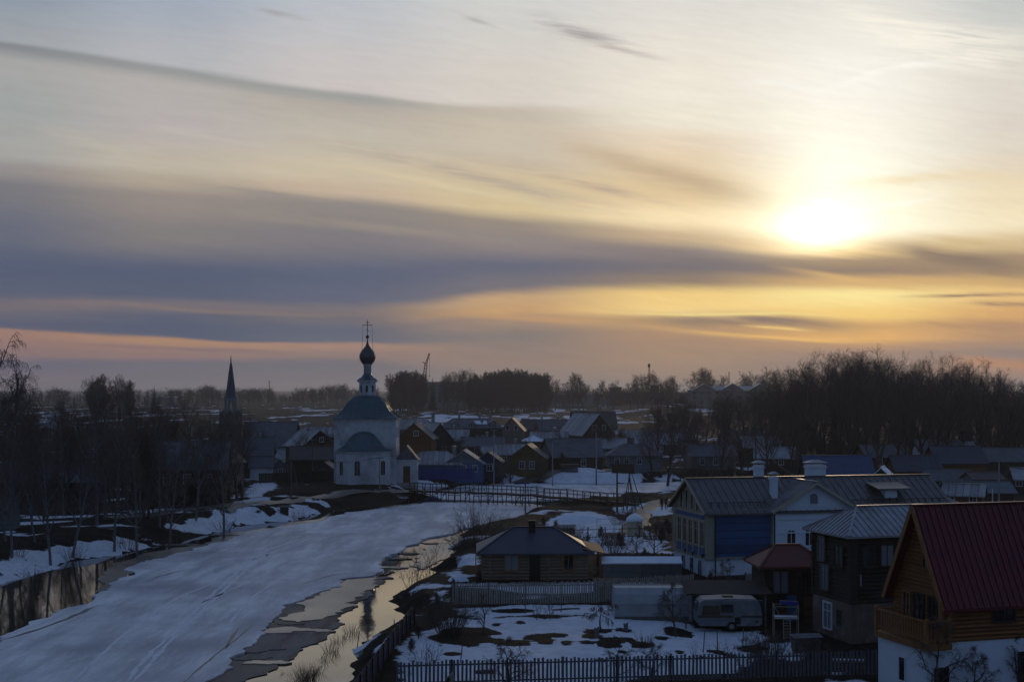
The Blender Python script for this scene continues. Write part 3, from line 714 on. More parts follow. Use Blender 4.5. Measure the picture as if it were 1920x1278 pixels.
sheet('shore_ice', [(790,1032),(830,1008),(862,1002),(935,990),(962,982),(940,996),(880,1008),(850,1026),(822,1050),(790,1066),(770,1060)], WL+.06, .1, 'slush_tan', .22, .4, 16)
_fr = random.Random(31)
for u, v, s in ((520,1180,1.6),(560,1150,1.1),(606,1128,.9),(640,1110,1.2),(690,1096,.8),(735,1062,1.0),(480,1215,1.4),(470,1232,.8),(600,1180,.7),(648,1132,.8),(712,1082,.9),(548,1168,.6),(500,1240,.9),(750,1046,.7),(768,1036,.9),(820,1016,1.1),(345,1020,1.5),(420,1002,1.2),(250,1056,1.0),(300,1036,.8)):
    p = G(u, v, WL+.1); n = 34; ph = [_fr.uniform(0,6.28) for _ in range(4)]; pts = [(p[0]+s*1.5*math.cos(6.283*i/n)*rf_, p[1]+s*.9*math.sin(6.283*i/n)*rf_) for i in range(n) for rf_ in (.8+.2*math.sin(2*6.283*i/n+ph[0])+.13*math.sin(5*6.283*i/n+ph[1])+.07*math.sin(9*6.283*i/n+ph[2])+_fr.uniform(-.05,.05),)]
    tag(MB().prism(pts, WL, WL+.075+_fr.uniform(0,.02)).build('ice_floe', M[_fr.choice(['slush','slush_tan'])]), 'broken ice plate lying at the thawing river edge', 'ice floe', 'ice plates at the river edge')
M['track'] = surf('pressed_snow', (.74,.78,.84), (.52,.56,.62), 1.5, .6)
M['crack'] = surf('wet_crack', (.09,.095,.11), (.05,.05,.06), 1.5, .4)
def groove(name, px, wd, mat, seed):
    r_ = random.Random(seed); P = [Vector(G(u, v, WL+.14)) for u, v in px]; pts = []
    for i in range(len(P)-1):
        n = max(2, int((P[i+1]-P[i]).length/1.2)); pts += [P[i].lerp(P[i+1], k/n) for k in range(n)]
    pts.append(P[-1])
    for _ in range(5): pts = [pts[0]]+[(pts[i-1]+pts[i]*2+pts[i+1])/4 for i in range(1, len(pts)-1)]+[pts[-1]]
    m = MB()
    for i, p in enumerate(pts):
        d = pts[min(i+1, len(pts)-1)]-pts[max(i-1, 0)]; n_ = Vector((-d.y, d.x, 0)).normalized(); e = min(1, i/3, (len(pts)-1-i)/3)*wd*r_.uniform(.5,1.2)/2+.004; o = n_*r_.gauss(0, wd*.15)
        m.v += [tuple(p+o+n_*e+Vector((0,0,.004))), tuple(p+o-n_*e+Vector((0,0,.004)))]
    m.f = [(2*i, 2*i+1, 2*i+3, 2*i+2) for i in range(len(pts)-1)]
    tag(m.build(name, M[mat]), kind='structure')
groove('snow_track', [(228,1285),(300,1205),(372,1138),(443,1072),(500,1030),(600,998)], .34, 'track', 1)
groove('snow_track', [(242,1285),(312,1208),(382,1141),(451,1076),(508,1034),(604,1001)], .30, 'track', 2)
groove('snow_track', [(120,1290),(230,1190),(330,1120),(420,1085)], .22, 'track', 3)
groove('snow_track', [(420,1180),(470,1120),(560,1062),(690,1010),(820,968)], .22, 'track', 4)
groove('snow_track', [(300,1160),(400,1120),(520,1065),(640,1020)], .18, 'track', 5)
groove('snow_track', [(360,1095),(440,1060),(560,1020),(700,985)], .25, 'track', 6)
groove('ice_crack', [(-20,1206),(60,1184),(130,1158),(190,1132)], .5, 'crack', 7)
groove('ice_crack', [(268,1092),(310,1076),(350,1066),(380,1064)], .3, 'crack', 8)
groove('ice_crack', [(330,1290),(392,1236),(450,1192),(478,1168)], .18, 'crack', 9)
groove('ice_crack', [(560,1098),(600,1082),(650,1072),(690,1070)], .25, 'crack', 10)
groove('ice_crack', [(420,1218),(432,1196),(452,1172)], .3, 'crack', 11)
# ---- roads
def strip(name, px, width, mat, z=.05, zz=0.0):
    P = [Vector(G(u, v, zz)) for u, v in px]; pts = []
    for i in range(len(P)-1):
        n = max(2, int((P[i+1]-P[i]).length/3))
        pts += [P[i].lerp(P[i+1], k/n) for k in range(n)]
    pts.append(P[-1]); mb = MB(); prev = None
    # smooth
    for _ in range(6): pts = [pts[0]]+[(pts[i-1]+pts[i]*2+pts[i+1])/4 for i in range(1, len(pts)-1)]+[pts[-1]]
    xs = []
    for i, p in enumerate(pts):
        d = (pts[min(i+1, len(pts)-1)]-pts[max(i-1, 0)]); nrm = Vector((-d.y, d.x, 0)).normalized()
        for k in range(5): q = p+nrm*width*(k/4-.5); xs.append((q.x, q.y))
    A = np.array(xs); h = terrain(A[:,0], A[:,1])[0]
    h = h.reshape(-1, 5); hm = h.max(axis=1); 
    for i in range(len(pts)):
        for k in range(5): mb.v.append((xs[i*5+k][0], xs[i*5+k][1], float(hm[i])+z+(.0 if 0 < k < 4 else -.25)))
    for i in range(len(pts)-1):
        for k in range(4): a = i*5+k; mb.f.append((a, a+1, a+6, a+5))
    o = mb.build(name, mat, smooth=True); return tag(o, kind='structure')
M['road'] = surf('wet_earth_road', (.085,.072,.058), (.05,.043,.036), .8, .45, stretch=(1,.3,1), spec=.4, bump=.4)
M['path'] = surf('trodden_path', (.20,.18,.15), (.13,.115,.10), .8, .6, bump=.3)
strip('bank_road', [(200,975),(300,967),(400,957),(480,947),(560,936),(640,927),(730,919),(790,914),(860,904),(920,896),(1000,889),(1060,885),(1150,882),(1205,879)], 4.2, M['road'])
strip('village_path', [(1180,1000),(1206,962),(1222,945),(1250,935),(1300,930)], 3.4, M['path'])
strip('lower_path', [(420,962),(470,950),(520,940),(545,935)], 1.6, M['path'], .08)
# ================================================================ church
CH_Y = 224.5
def church():
    c = empty('church', (wx(689, CH_Y), CH_Y, -.1), 1.5, 'white village church with grey bulging roof, lantern and single onion dome with a cross', 'church')
    s = CH_Y/F
    hw = 4.75; zt = 10.35
    w_ = MB().box(-hw, hw, -hw, hw, -1, zt)
    for a in (-1, 1):
        for b in (-1, 1): w_.box(a*hw-.35 if a < 0 else a*hw-.45, a*hw+.45 if a < 0 else a*hw+.35, b*hw-.08 if b < 0 else b*hw-.5, b*hw+.5 if b < 0 else b*hw+.08, -1, zt-.4) if False else None
    wall = w_.build('wall', M['church_plaster'], c)
    tr = MB()
    for z0, z1, e in ((zt-.35, zt-.12, .12), (zt-.12, zt+.06, .28), (5.75, 5.95, .08), (.0, .55, .14)): 
        tr.box(-hw-e, hw+e, -hw-e, -hw-.002, z0, z1); tr.box(-hw-e, hw+e, hw+.002, hw+e, z0, z1); tr.box(-hw-e, -hw-.002, -hw, hw, z0, z1); tr.box(hw+.002, hw+e, -hw, hw, z0, z1)
    for a in (-1, 1):
        tr.box(a*hw-.42 if a > 0 else -hw-.09, a*hw+.09 if a > 0 else -hw+.42, -hw-.09, -hw-.003, .56, zt-.36)
        for yy in (-hw-.088, hw-.42): tr.box(min(a*hw+a*.003, a*hw+a*.09), max(a*hw+a*.003, a*hw+a*.09), yy, yy+.5, .56, zt-.36)
    tr.build('cornice', M['church_plaster'], c)
    # curved four-sided vault roof
    rf = MB(); prof = [(5.4,10.42),(4.85,10.66),(4.3,11.05),(3.8,11.5),(3.45,12.05),(3.2,12.5),(2.82,13.05),(2.33,13.5),(1.8,13.82),(1.45,13.98)]
    rf.lathe([(r*math.sqrt(2), z) for r, z in prof], 4, rot=math.pi/4)
    rf.build('roof', M['church_tin'], c)
    sm = MB()
    for sx, sy in ((0,-1),(0,1),(1,0),(-1,0)):
        for k in range(-5, 6):
            for (r0, z0), (r1, z1) in zip(prof[:-1], prof[1:]):
                o = k*.9
                if abs(o) > min(r0, r1): continue
                a = (o, sy*r0, z0+.02) if sy else (sx*r0, o, z0+.02); b = (o, sy*r1, z1+.02) if sy else (sx*r1, o, z1+.02)
                sm.beam(a, b, .04, .05)
    sm.build('roof_seams', M['church_tin'], c)
    # lantern
    ln = MB().lathe([(1.55,13.6),(1.55,13.9),(1.38,13.9),(1.38,16.05),(1.62,16.1),(1.72,16.35),(1.72,16.42)], 8, rot=R(22.5)); lo = ln.build('lantern', M['church_plaster'], c)
    for k in range(8):
        t = R(45*k-90); n = Vector((math.cos(t), math.sin(t), 0)); r = Vector((-n.y, n.x, 0)); p = n*1.275
        window(lo, p-r*.2+Vector((0,0,14.5)), r, .4, 1.1, 'church_plaster', 'pane', fw=.08, cross='', arch=True)
    MB().lathe([(1.78,16.42),(1.5,16.62),(1.05,16.9),(.72,17.3),(.64,17.5)], 8, rot=R(22.5)).build('lantern_roof', M['church_tin'], c)
    MB().lathe([(.6,17.4),(.6,18.75),(.72,18.8),(.72,18.95)], 20).build('drum', M['church_plaster'], c, True)
    on = [(.62,18.9),(.82,19.1),(1.08,19.45),(1.23,19.85),(1.27,20.2),(1.2,20.6),(1.02,20.95),(.76,21.3),(.5,21.6),(.3,21.9),(.17,22.2),(.1,22.6),(.07,23.0)]
    d = MB().lathe(on, 28).build('onion_dome', M['onion'], c, True)
    rb = MB()
    for k in range(14):
        t = 2*math.pi*k/14
        for (r0, z0), (r1, z1) in zip(on[:-1], on[1:]): rb.beam((math.cos(t)*r0*1.01, math.sin(t)*r0*1.01, z0), (math.cos(t)*r1*1.01, math.sin(t)*r1*1.01, z1), .035)
    rb.build('ribs', M['onion'], d)
    cr = MB(); cr.lathe([(.02,23.0),(.2,23.12),(.28,23.32),(.2,23.52),(.02,23.64)], 14)
    cr.beam((0,0,23.6), (0,0,26.0), .10); cr.beam((-.8,0,25.2), (.8,0,25.2), .09); cr.beam((-.33,0,25.62), (.33,0,25.62), .07); cr.beam((-.3,0,24.5), (.3,0,24.25), .07)
    x = cr.build('cross', M['iron'], c)
    ch = MB()
    for a in (-.7, .7):
        for b in (-.5, .5): ch.tube((a, 0, 25.2), (a*1.25, b, 20.9), .012, k=4)
    ch.build('stay_chain', M['iron'], x)
    # apse
    ac = -hw; pts = [(-4.45,ac+.05),(-4.35,ac-1.9),(-2.4,ac-3.7),(1.9,ac-3.7),(3.9,ac-1.9),(4.0,ac+.05)]
    ap = MB().prism(pts, -1, 5.15); ap.prism([(x*1.03, (y-ac)*1.05+ac) for x, y in pts], 5.15, 5.4); ao = ap.build('apse', M['church_plaster'], c)
    ar = MB(); base = [(x*1.07, (y-ac)*1.08+ac) for x, y in pts]
    rings = [(1.0,5.4),(.82,5.75),(.66,6.25),(.55,6.9),(.46,7.5),(.34,8.0),(.2,8.3),(.06,8.4)]
    n = len(base)
    for f_, z in rings: ar.v += [(x*f_+ -.2*(1-f_), ac+(y-ac)*f_-.0, z) for x, y in base]
    for j in range(len(rings)-1): ar.f += [(j*n+i, j*n+i+1, (j+1)*n+i+1, (j+1)*n+i) for i in range(n-1)]
    ar.f.append(tuple((len(rings)-1)*n+i for i in range(n)))
    ar.build('apse_roof', M['church_tin'], c)
    window(ao, (-1.35, ac-3.70, 1.75), (1,0), .85, 2.2, 'church_plaster', 'pane', fw=.16, cross='v', arch=True)
    a = Vector((1.9,ac-3.7,0)); b = Vector((3.9,ac-1.9,0)); d_ = (b-a).normalized()
    window(ao, a+d_*1.0+Vector((0,0,1.75)), d_, .8, 2.2, 'church_plaster', 'pane', fw=.14, cross='v', arch=True)
    a = Vector((-4.35,ac-1.9,0)); b = Vector((-2.4,ac-3.7,0)); d_ = (b-a).normalized()
    window(ao, a+d_*.9+Vector((0,0,1.75)), d_, .7, 2.1, 'church_plaster', 'pane', fw=.14, cross='v', arch=True)
    for zz in (7.4,): 
        for yy in (-2.4, .0, 2.3): window(wall, (hw+.0, yy, zz), (0,1), .7, 1.5, 'church_plaster', 'pane', fw=.12, cross='v', arch=True)
    for yy in (-2.4, 2.3): window(wall, (hw, yy, 3.2), (0,1), .8, 1.8, 'church_plaster', 'pane', fw=.12, cross='v', arch=True)
    # south porch
    px0, px1, py0, py1 = hw+.01, hw+3.3, -3.3, 1.2
    p = MB().box(px0, px1, py0, py1, -1, 3.9); p.box(px0+.0, px1+.12, py0-.12, py0-.002, 3.5, 3.9); p.v += [(px0,py0,3.9),(px1,py0,3.9),(px1,py1,3.9),(px0,py1,3.9)]
    po = p.build('porch', M['church_plaster'], c)
    pr = MB(); xm = (px0+px1)/2
    for (r0, z0), (r1, z1) in zip([(1.08,3.8),(.85,4.2),(.55,4.9)], [(.85,4.2),(.55,4.9),(.02,6.1)]):
        for sx in (-1, 1):
            q = [(xm+sx*1.85*r0, py0-.25, z0),(xm+sx*1.85*r1, py0-.25, z1),(xm+sx*1.85*r1, py1, z1),(xm+sx*1.85*r0, py1, z0)]
            pr.poly(q if sx < 0 else q[::-1], .08)
    pr.poly([(xm-1.8,py0-.16,3.9),(xm+1.8,py0-.16,3.9),(xm+1.5,py0-.16,4.2),(xm+.98,py0-.16,4.85),(xm,py0-.16,6.0),(xm-.98,py0-.16,4.85),(xm-1.5,py0-.16,4.2)], .1, (0,1,0))
    pr.build('porch_roof', M['slate'], c)
    dd = MB(); dd.box(xm-.55, xm+.55, py0-.05, py0-.006, .3, 2.9); dd.build('door', M['brown_board'], po)
    st = MB(); 
    for k in range(3): st.box(xm-1.3, xm+1.3, py0-.5-.35*k, py0-.15-.35*k-.002, -.5, .3-.15*k)
    st.build('steps', M['concrete'], po)
    window(po, (px1, -1.6, 1.4), (0,1), .6, 1.3, 'church_plaster', 'pane', fw=.1, cross='v')
church()
# ================================================================ tent-roofed bell tower church on the left
def bell_tower():
    Y = 238; c = empty('bell_tower', (wx(433, Y), Y, 0), 6, 'weathered brick bell tower with a narrow pointed tent spire among bare trees', 'bell tower')
    MB().lathe([(2.35,-1),(2.35,.4),(2.15,.5),(2.05,8.6),(2.25,8.8),(2.25,9.1)], 8, rot=R(22.5)).build('wall', M['brick_old'], c)
    k_ = MB()
    for k in range(8):
        t = R(45*k); n = Vector((math.cos(t), math.sin(t), 0)); r = Vector((-n.y, n.x, 0)); p = n*1.9
        pts = [p-r*.8+Vector((0,0,8.9)), p+r*.8+Vector((0,0,8.9)), p+r*.8+Vector((0,0,10.2)), p+r*.45+Vector((0,0,10.8)), p+Vector((0,0,11.4)), p-r*.45+Vector((0,0,10.8)), p-r*.8+Vector((0,0,10.2))]
        k_.poly(pts, .2, tuple(-n))
    k_.build('gablets', M['brick_old'], c)
    bl = MB()
    for k in range(8):
        t = R(45*k+22.5); bl.beam((1.0*math.cos(t), 1.0*math.sin(t), 9.0), (1.0*math.cos(t), 1.0*math.sin(t), 13.2), .3)
    bl.lathe([(1.2,12.9),(1.25,13.35)], 8, rot=R(22.5)); bl.lathe([(1.0,9.0),(.9,11.4)], 8, rot=R(22.5)); bl.build('belfry', M['concrete'], c)
    MB().lathe([(1.2,13.35),(.92,13.8),(.78,14.9),(.6,16.2),(.42,17.6),(.24,18.9),(.12,19.3)], 8, rot=R(22.5)).build('spire', M['slate'], c)
    MB().lathe([(.14,19.3),(.1,19.9),(.03,20.6)], 8).build('finial', M['tin'], c)
    for k in (5, 6, 7, 4):
        t = R(45*k+0); n = Vector((math.cos(t), math.sin(t), 0)); r = Vector((-n.y, n.x, 0)); p = n*1.96
        window(c, p-r*.3+Vector((0,0,5.6)), r, .6, 1.8, 'brick_old', 'pane', fw=.12, cross='', arch=True)
    # refectory leaning on the tower
    o = wall_box(7.5, 5.0, -1, 4.2, 2.6, 3.4, -2.0).build('nave_wall', M['brick_old'], c)
    gable_roof(7.5, 5.0, 4.2, 2.6, .35, cx=3.4, cy=-2.0).build('nave_roof', M['slate'], c)
    for xx in (.6, 2.8, 5.0): window(o, (xx, -4.5, 1.6), (1,0), .7, 1.5, 'brick_old', 'pane', fw=.12, cross='v', arch=True)
    o = wall_box(3.6, 3.4, -1, 2.3, 1.5, 5.6, -6.0).build('annex_wall', M['church_plaster'], c)
    gable_roof(3.6, 3.4, 2.3, 1.5, .3, cx=5.6, cy=-6.0).build('annex_roof', M['slate'], c)
bell_tower()
# ================================================================ log bath house with the hip roof
def cabin():
    Y = 114.0; c = empty('log_cabin', (wx(1000, Y), Y, -.1), 1.5, 'low log cabin with dark hip roof and black chimney behind the picket fence', 'cabin')
    L, W, h = 8.15, 6.6, 2.35
    MB().box(-L/2+.08, L/2-.08, -W/2+.08, W/2-.08, -.9, h).build('wall_core', M['log'], c)
    lg = MB(); log_courses(lg, -L/2, L/2, -W/2, W/2, -.0, h, 9, ends=.0)
    for xx in (-L/2+.55, 1.05): 
        for i in range(9): lg.tube((xx, -W/2-.22, h/9*(i+.5)), (xx, -W/2+.1, h/9*(i+.5)), .14, k=8)
    wo_ = lg.build('log_wall', M['log'], c)
    MB().box(-L/2-.1, L/2+.1, -W/2-.1, W/2+.1, -.95, -.04).build('footing', M['concrete'], c)
    y = -W/2-.13
    window(wo_, (-2.35, y, .85), (1,0), 1.0, 1.15, 'trim_orange', 'pane_pale', .13, 'v')
    window(wo_, (2.25, y, .85), (1,0), .75, 1.15, 'trim_orange', 'pane', .13, 'v')
    d = MB().box(-.45, .4, y-.06, y+.02, .05, 2.1).build('door', M['black'], c)
    MB().box(.28, .33, y-.12, y-.062, 1.0, 1.1).build('handle', M['iron'], d)
    rf = hip_roof(L, W, h, 1.55, .55, step=None, ridge=3.3).build('roof', M['navy_roof'], c)
    chn = MB().box(-.4, .12, -.9, -.4, h+.6, h+2.15); chn.box(-.46, .18, -.96, -.34, h+2.0, h+2.1); chn.build('chimney', M['black'], rf)
    # side porch on the right
    for yy in (-W/2+.2, -W/2+2.4): MB().beam((L/2+1.1, yy, -.5), (L/2+1.1, yy, 2.1), .16).build('porch_post', M['log_warm'], c)
    p = MB(); p.beam((L/2+.2, -W/2+.2, .95), (L/2+1.1, -W/2+.2, .95), .08); p.beam((L/2+.2, -W/2+.2, .2), (L/2+1.1, -W/2+.2, .2), .08)
    for s in (-1, 1): p.beam((L/2+.65-s*.4, -W/2+.2, .22), (L/2+.65+s*.4, -W/2+.2, .93), .05)
    p.build('porch_rail', M['log'], c)
    p = MB(); p.poly([(L/2-.3,-W/2-.2,2.55),(L/2+1.5,-W/2-.2,2.15),(L/2+1.5,W/2,2.15),(L/2-.3,W/2,2.55)], .08); p.build('porch_roof', M['log_warm'], c)
    p = MB()
    for k in range(9): p.box(-L/2-.62-.0, -L/2-.55, -W/2+.1+k*.42, -W/2+.38+k*.42, -.3, 1.95-.03*k)
    p.beam((-L/2-.58, -W/2, 1.9), (-L/2-.58, W/2-2.6, 1.75), .08)
    p.build('side_screen', M['log_warm'], c)
cabin()
# ================================================================ blue and cream manor
def manor():
    Y = 112.4; x0 = wx(1326, Y); c = empty('manor_house', (x0, Y, -.6), 14, 'large plastered manor with a bright blue front panel and grey seamed roof', 'house')
    L, W, h, rh = 21.5, 7.4, 5.95, 2.25
    cx, cy = L/2, W/2
    MB().box(0, L, 0, W, -1, 2.05).build('basement_wall', M['clean_plaster'], c)
    up = wall_box(L, W, 2.05, h, rh, cx, cy); uo = up.build('upper_wall', M['cream_plaster'], c)
    rf = gable_roof(L, W, h, rh, .55, .45, cx, cy, step=.62).build('roof', M['tin_dark'], c)
    # snow guards
    g = MB(); k = rh/(W/2)
    for a in (0.4,): g.beam((.2, a, h+k*a+.22), (5.2, a, h+k*a+.22), .04); g.beam((12.8, a, h+k*a+.22), (L, a, h+k*a+.22), .04)
    for i in range(8): xx = .5+i*.66; g.beam((xx, .25, h+k*.25+.05), (xx, .45, h+k*.45+.28), .05)
    for i in range(13): xx = 13+i*.66; g.beam((xx, .25, h+k*.25+.05), (xx, .45, h+k*.45+.28), .05)
    g.build('snow_guard', M['iron'], rf)
    # blue panel on the front
    b = MB().box(.62, 5.42, -.10, -.004, 2.12, 5.4); b.box(.55, 5.5, -.14, -.102, 2.6, 2.64); b.box(.55, 5.5, -.14, -.102, 4.98, 5.02); bo = b.build('blue_panel', M['blue_panel'], c)
    t = MB(); t.box(-.12, .56, -.16, -.003, 2.0, h-.1); t.box(-.12, 5.5, -.18, -.105, 5.42, h-.06); t.box(-.2, 5.5, -.22, -.003, 1.95, 2.1)
    t.box(-.16, -.003, -.16, W+.1, 1.93, 2.1); t.box(-.12, -.003, W-.5, W+.1, 2.1, h-.1); t.build('pilaster', M['cream_plaster'], c)
    # left gable end with tall windows
    e = MB()
    for i in range(6): yy = .35+i*1.27; e.box(-.1, -.003, yy-.1, yy+.1, 2.1, 4.95) if i else None
    e.box(-.14, -.003, .0, W, 4.95, 5.05); e.box(-.14, -.003, .0, W, 5.42, 5.55); 
    e.build('wall_bands', M['trim_cream'], c)
    e = MB().box(-.07, -.003, .56, W-.55, 5.06, 5.41); e.build('frieze', M['blue_paint'], c)
    e = MB().box(-.07, -.003, .56, W-.55, 2.12, 2.75); e.build('blue_sill_band', M['blue_paint'], c)
    for i in range(5):
        yy = .98+i*1.27; window(uo, (0, yy+.40, 2.95), (0,-1), .8, 1.85, 'trim_cream', 'pane', .1, 't', .09)
    for i in range(4):
        yy = 1.7+i*1.2; hh = .6+1.1*(1-abs(yy+.3-cy)/3.7); window(uo, (0, yy+.6, 5.7), (0,-1), .55, hh, 'trim_cream', 'pane', .08, '', .08)
    # basement arches
    for i, yy in enumerate((1.0, 2.8, 4.7)):
        window(c, (0, yy+.9, .5), (0,-1), .8, 1.25, 'clean_plaster', 'pane', .12, 'v', .06, arch=True)
    for xx in (): window(c, (xx, 0, .5), (1,0), .8, 1.2, 'clean_plaster', 'pane', .12, 'v', .06, arch=True)
    dp = MB().tube((.6,-.25,-1),(.6,-.25,h-.3),.06, k=6); dp.tube((5.62,-.45,0),(5.62,-.45,h-.3),.06, k=6); dp.build('downpipe', M['iron'], c)
    for yy in (.3, 2.35, 4.2):
        l = MB().box(-.3, -.02, yy-.02, yy+.02, 2.3, 2.34); l.lathe([(.03,2.05),(.09,2.12),(.11,2.24),(.03,2.34)], 8, c=(-.3, yy)); l.build('wall_lamp', M['iron'], c)
    # cross gable
    gx, gw = 9.1, 6.9
    gw_ = MB().box(gx-gw/2, gx+gw/2, -.35, .5, -1, h); gw_.poly([(gx-gw/2,-.35,h),(gx+gw/2,-.35,h),(gx,-.35,h+2.05)], .85, (0,1,0))
    for z in (5.0, 3.9, h+.02): gw_.box(gx-gw/2, gx+gw/2, -.42, -.352, z, z+.09)
    gw_.box(gx-gw/2-.02, gx-gw/2+.35, -.44, -.353, 0, h)
    go_ = gw_.build('cross_gable_wall', M['clean_plaster'], c)
    q = MB(); a = .5; kk = 2.05/(gw/2)
    for s in (-1, 1):
        xe = gx+s*(gw/2+a); ze = h-a*kk+.06; zr = h+2.05+.06
        pts = [(xe,-.95,ze),(gx,-.95,zr),(gx,W/2,zr),(xe,.45,ze)]
        q.poly(pts if s < 0 else pts[::-1], .12)
        n_ = 11
        for i in range(n_):
            f = (i+.5)/n_; yb = .45+(W/2-.45)*0
            # seams run down the slope, along x
            yy = -.8+i*.36; xt = gx+s*.05; 
            fr = 1.0 if yy <= .45 else max(0, 1-(yy-.45)/(W/2-.45))
            if fr > .05: q.beam((gx+s*.05, yy, zr+.02-.0), (gx+(xe-gx)*fr*.99, yy, zr+(ze-zr)*fr*.99+.03), .05, .06)
    q.beam((gx,-1.0,h+2.14),(gx,W/2,h+2.14),.25,.06)
    q.build('cross_gable_roof', M['tin'], c)
    f_ = MB()
    for s in (-1, 1): f_.beam((gx+s*(gw/2+.45),-.98,h-.33),(gx,-.98,h+1.98),.06,.2)
    f_.build('verge_board', M['trim_cream'], c)
    f_ = MB()
    for s in (-1, 1): f_.beam((-.48, cy+s*(W/2+.5), h-.35+.0), (-.48, cy, h+rh-.08), .06, .2)
    f_.build('verge_board', M['trim_cream'], c)
    window(go_, (gx-.35, -.35, h+.28), (1,0), .7, .85, 'clean_plaster', 'pane_pale', .1, '', .06, arch=True)
    for xx in (gx-2.35, gx-.75): window(go_, (xx, -.35, 2.9), (1,0), .72, 1.25, 'clean_plaster', 'pane', .12, 'v', .06, arch=True)
    chimney(rf, 6.35, 1.35, h+.3, h+2.45, .5, 'clean_plaster'); chimney(rf, 6.6, 4.9, h+.8, h+3.2, .6, 'clean_plaster', sx=.7)
    chimney(rf, 11.9, 5.1, h+.8, h+3.15, .8, 'clean_plaster', sx=1.6)
    # dormer slab on the right roof
    d = MB().box(16.2, 17.3, .9, 2.0, h+.3, h+1.45); d.build('dormer', M['clean_plaster'], rf)
    MB().poly([(15.3,.4,h+1.35),(18.3,.4,h+1.35),(18.3,2.6,h+1.75),(15.3,2.6,h+1.75)], .1).build('dormer_roof', M['tin_dark'], rf)
manor()
# ================================================================ dark two-storey log house
def dark_house():
    Y = 83.4; c = empty('timber_house', (wx(1597, Y), Y, -.1), 17, 'tall dark log house with a pale tin hip roof beside the manor', 'house')
    L, W, h = 8.0, 4.6, 6.55
    MB().box(.1, L-.1, .1, W-.1, -1, h).build('wall_core', M['dark_log'], c)
    lg = MB(); log_courses(lg, .08, L-.08, .08, W-.08, 2.3, h, 17, ends=.22); wo_ = lg.build('log_wall', M['dark_wood'], c)
    lo = MB().box(-.03, L, -.03, W, -1, 2.3).build('lower_wall', M['brick_old'], c)
    rf = hip_roof(L, W, h, 1.35, .5, cx=L/2, cy=W/2, step=.42, ridge=4.6).build('roof', M['tin'], c)
    # corner boards
    cb = MB().box(-.16, .3, -.17, -.12, 2.3, h).build('corner_board', M['dark_wood'], c)
    for yy, z in ((3.6, 4.6), (3.3, 2.9)): window(wo_, (-.14, yy, z), (0,-1), .62 if z > 4 else .8, 1.35, 'grey_wood', 'pane_pale', .12, 't', .07)
    window(wo_, (-.14, 1.7, 4.4), (0,-1), .9, 1.2, 'dark_wood', 'pane', .12, 't', .07)
    window(wo_, (1.9, -.14, 4.55), (1,0), .8, 1.2, 'dark_wood', 'pane_pale', .1, 'v', .06)
    window(wo_, (.7, -.14, 4.55), (1,0), .7, 1.1, 'dark_wood', 'pane', .1, 'v', .06)
    window(lo, (-.03, 3.2, .5), (0,-1), .9, 1.5, 'trim_white', 'pane_pale', .1, 't', .06)
    window(lo, (-.03, 1.6, .9), (0,-1), .5, .9, 'grey_wood', 'pane', .08, 'v', .06)
    fl = MB().box(.42, .5, -.28, -.2, 3.4, 4.1); fl.build('flue', M['tin'], c)
    # low red-roofed veranda to the left, part of this property, has its own entry
dark_house()
def veranda():
    Y = 93.0; c = empty('veranda_house', (wx(1476, Y), Y, -.1), 4, 'low dark house with a faded red metal hip roof in front of the manor', 'house')
    L, W, h = 3.9, 3.6, 3.75
    wo_ = wall_box(L, W, -1, h).build('wall', M['dark_log'], c)
    hip_roof(L, W, h, 1.05, .45, ridge=1.6).build('roof', M['red_rust'], c)
    MB().box(-L/2-.5, L/2+.5, -W/2-.5, -W/2-.4, h-.28, h-.12).build('fascia', M['red_rust'], c)
    for x in (-1.35, -.85): window(wo_, (x, -W/2, 1.9), (1,0), .35, 1.35, 'grey_wood', 'pane_pale', .06, '', .05)
    for x in (.2, 1.0): window(wo_, (x, -W/2, 1.9), (1,0), .5, 1.3, 'dark_wood', 'pane', .06, 'v', .05)
    MB().box(.6, 1.6, -W/2-.08, -W/2-.005, -.3, 1.6).build('door', M['brown_board'], c)
    MB().box(-.5, .1, -W/2-.06, -W/2-.005, 0, 1.7).build('shutter', M['blue_paint'], c)
veranda()
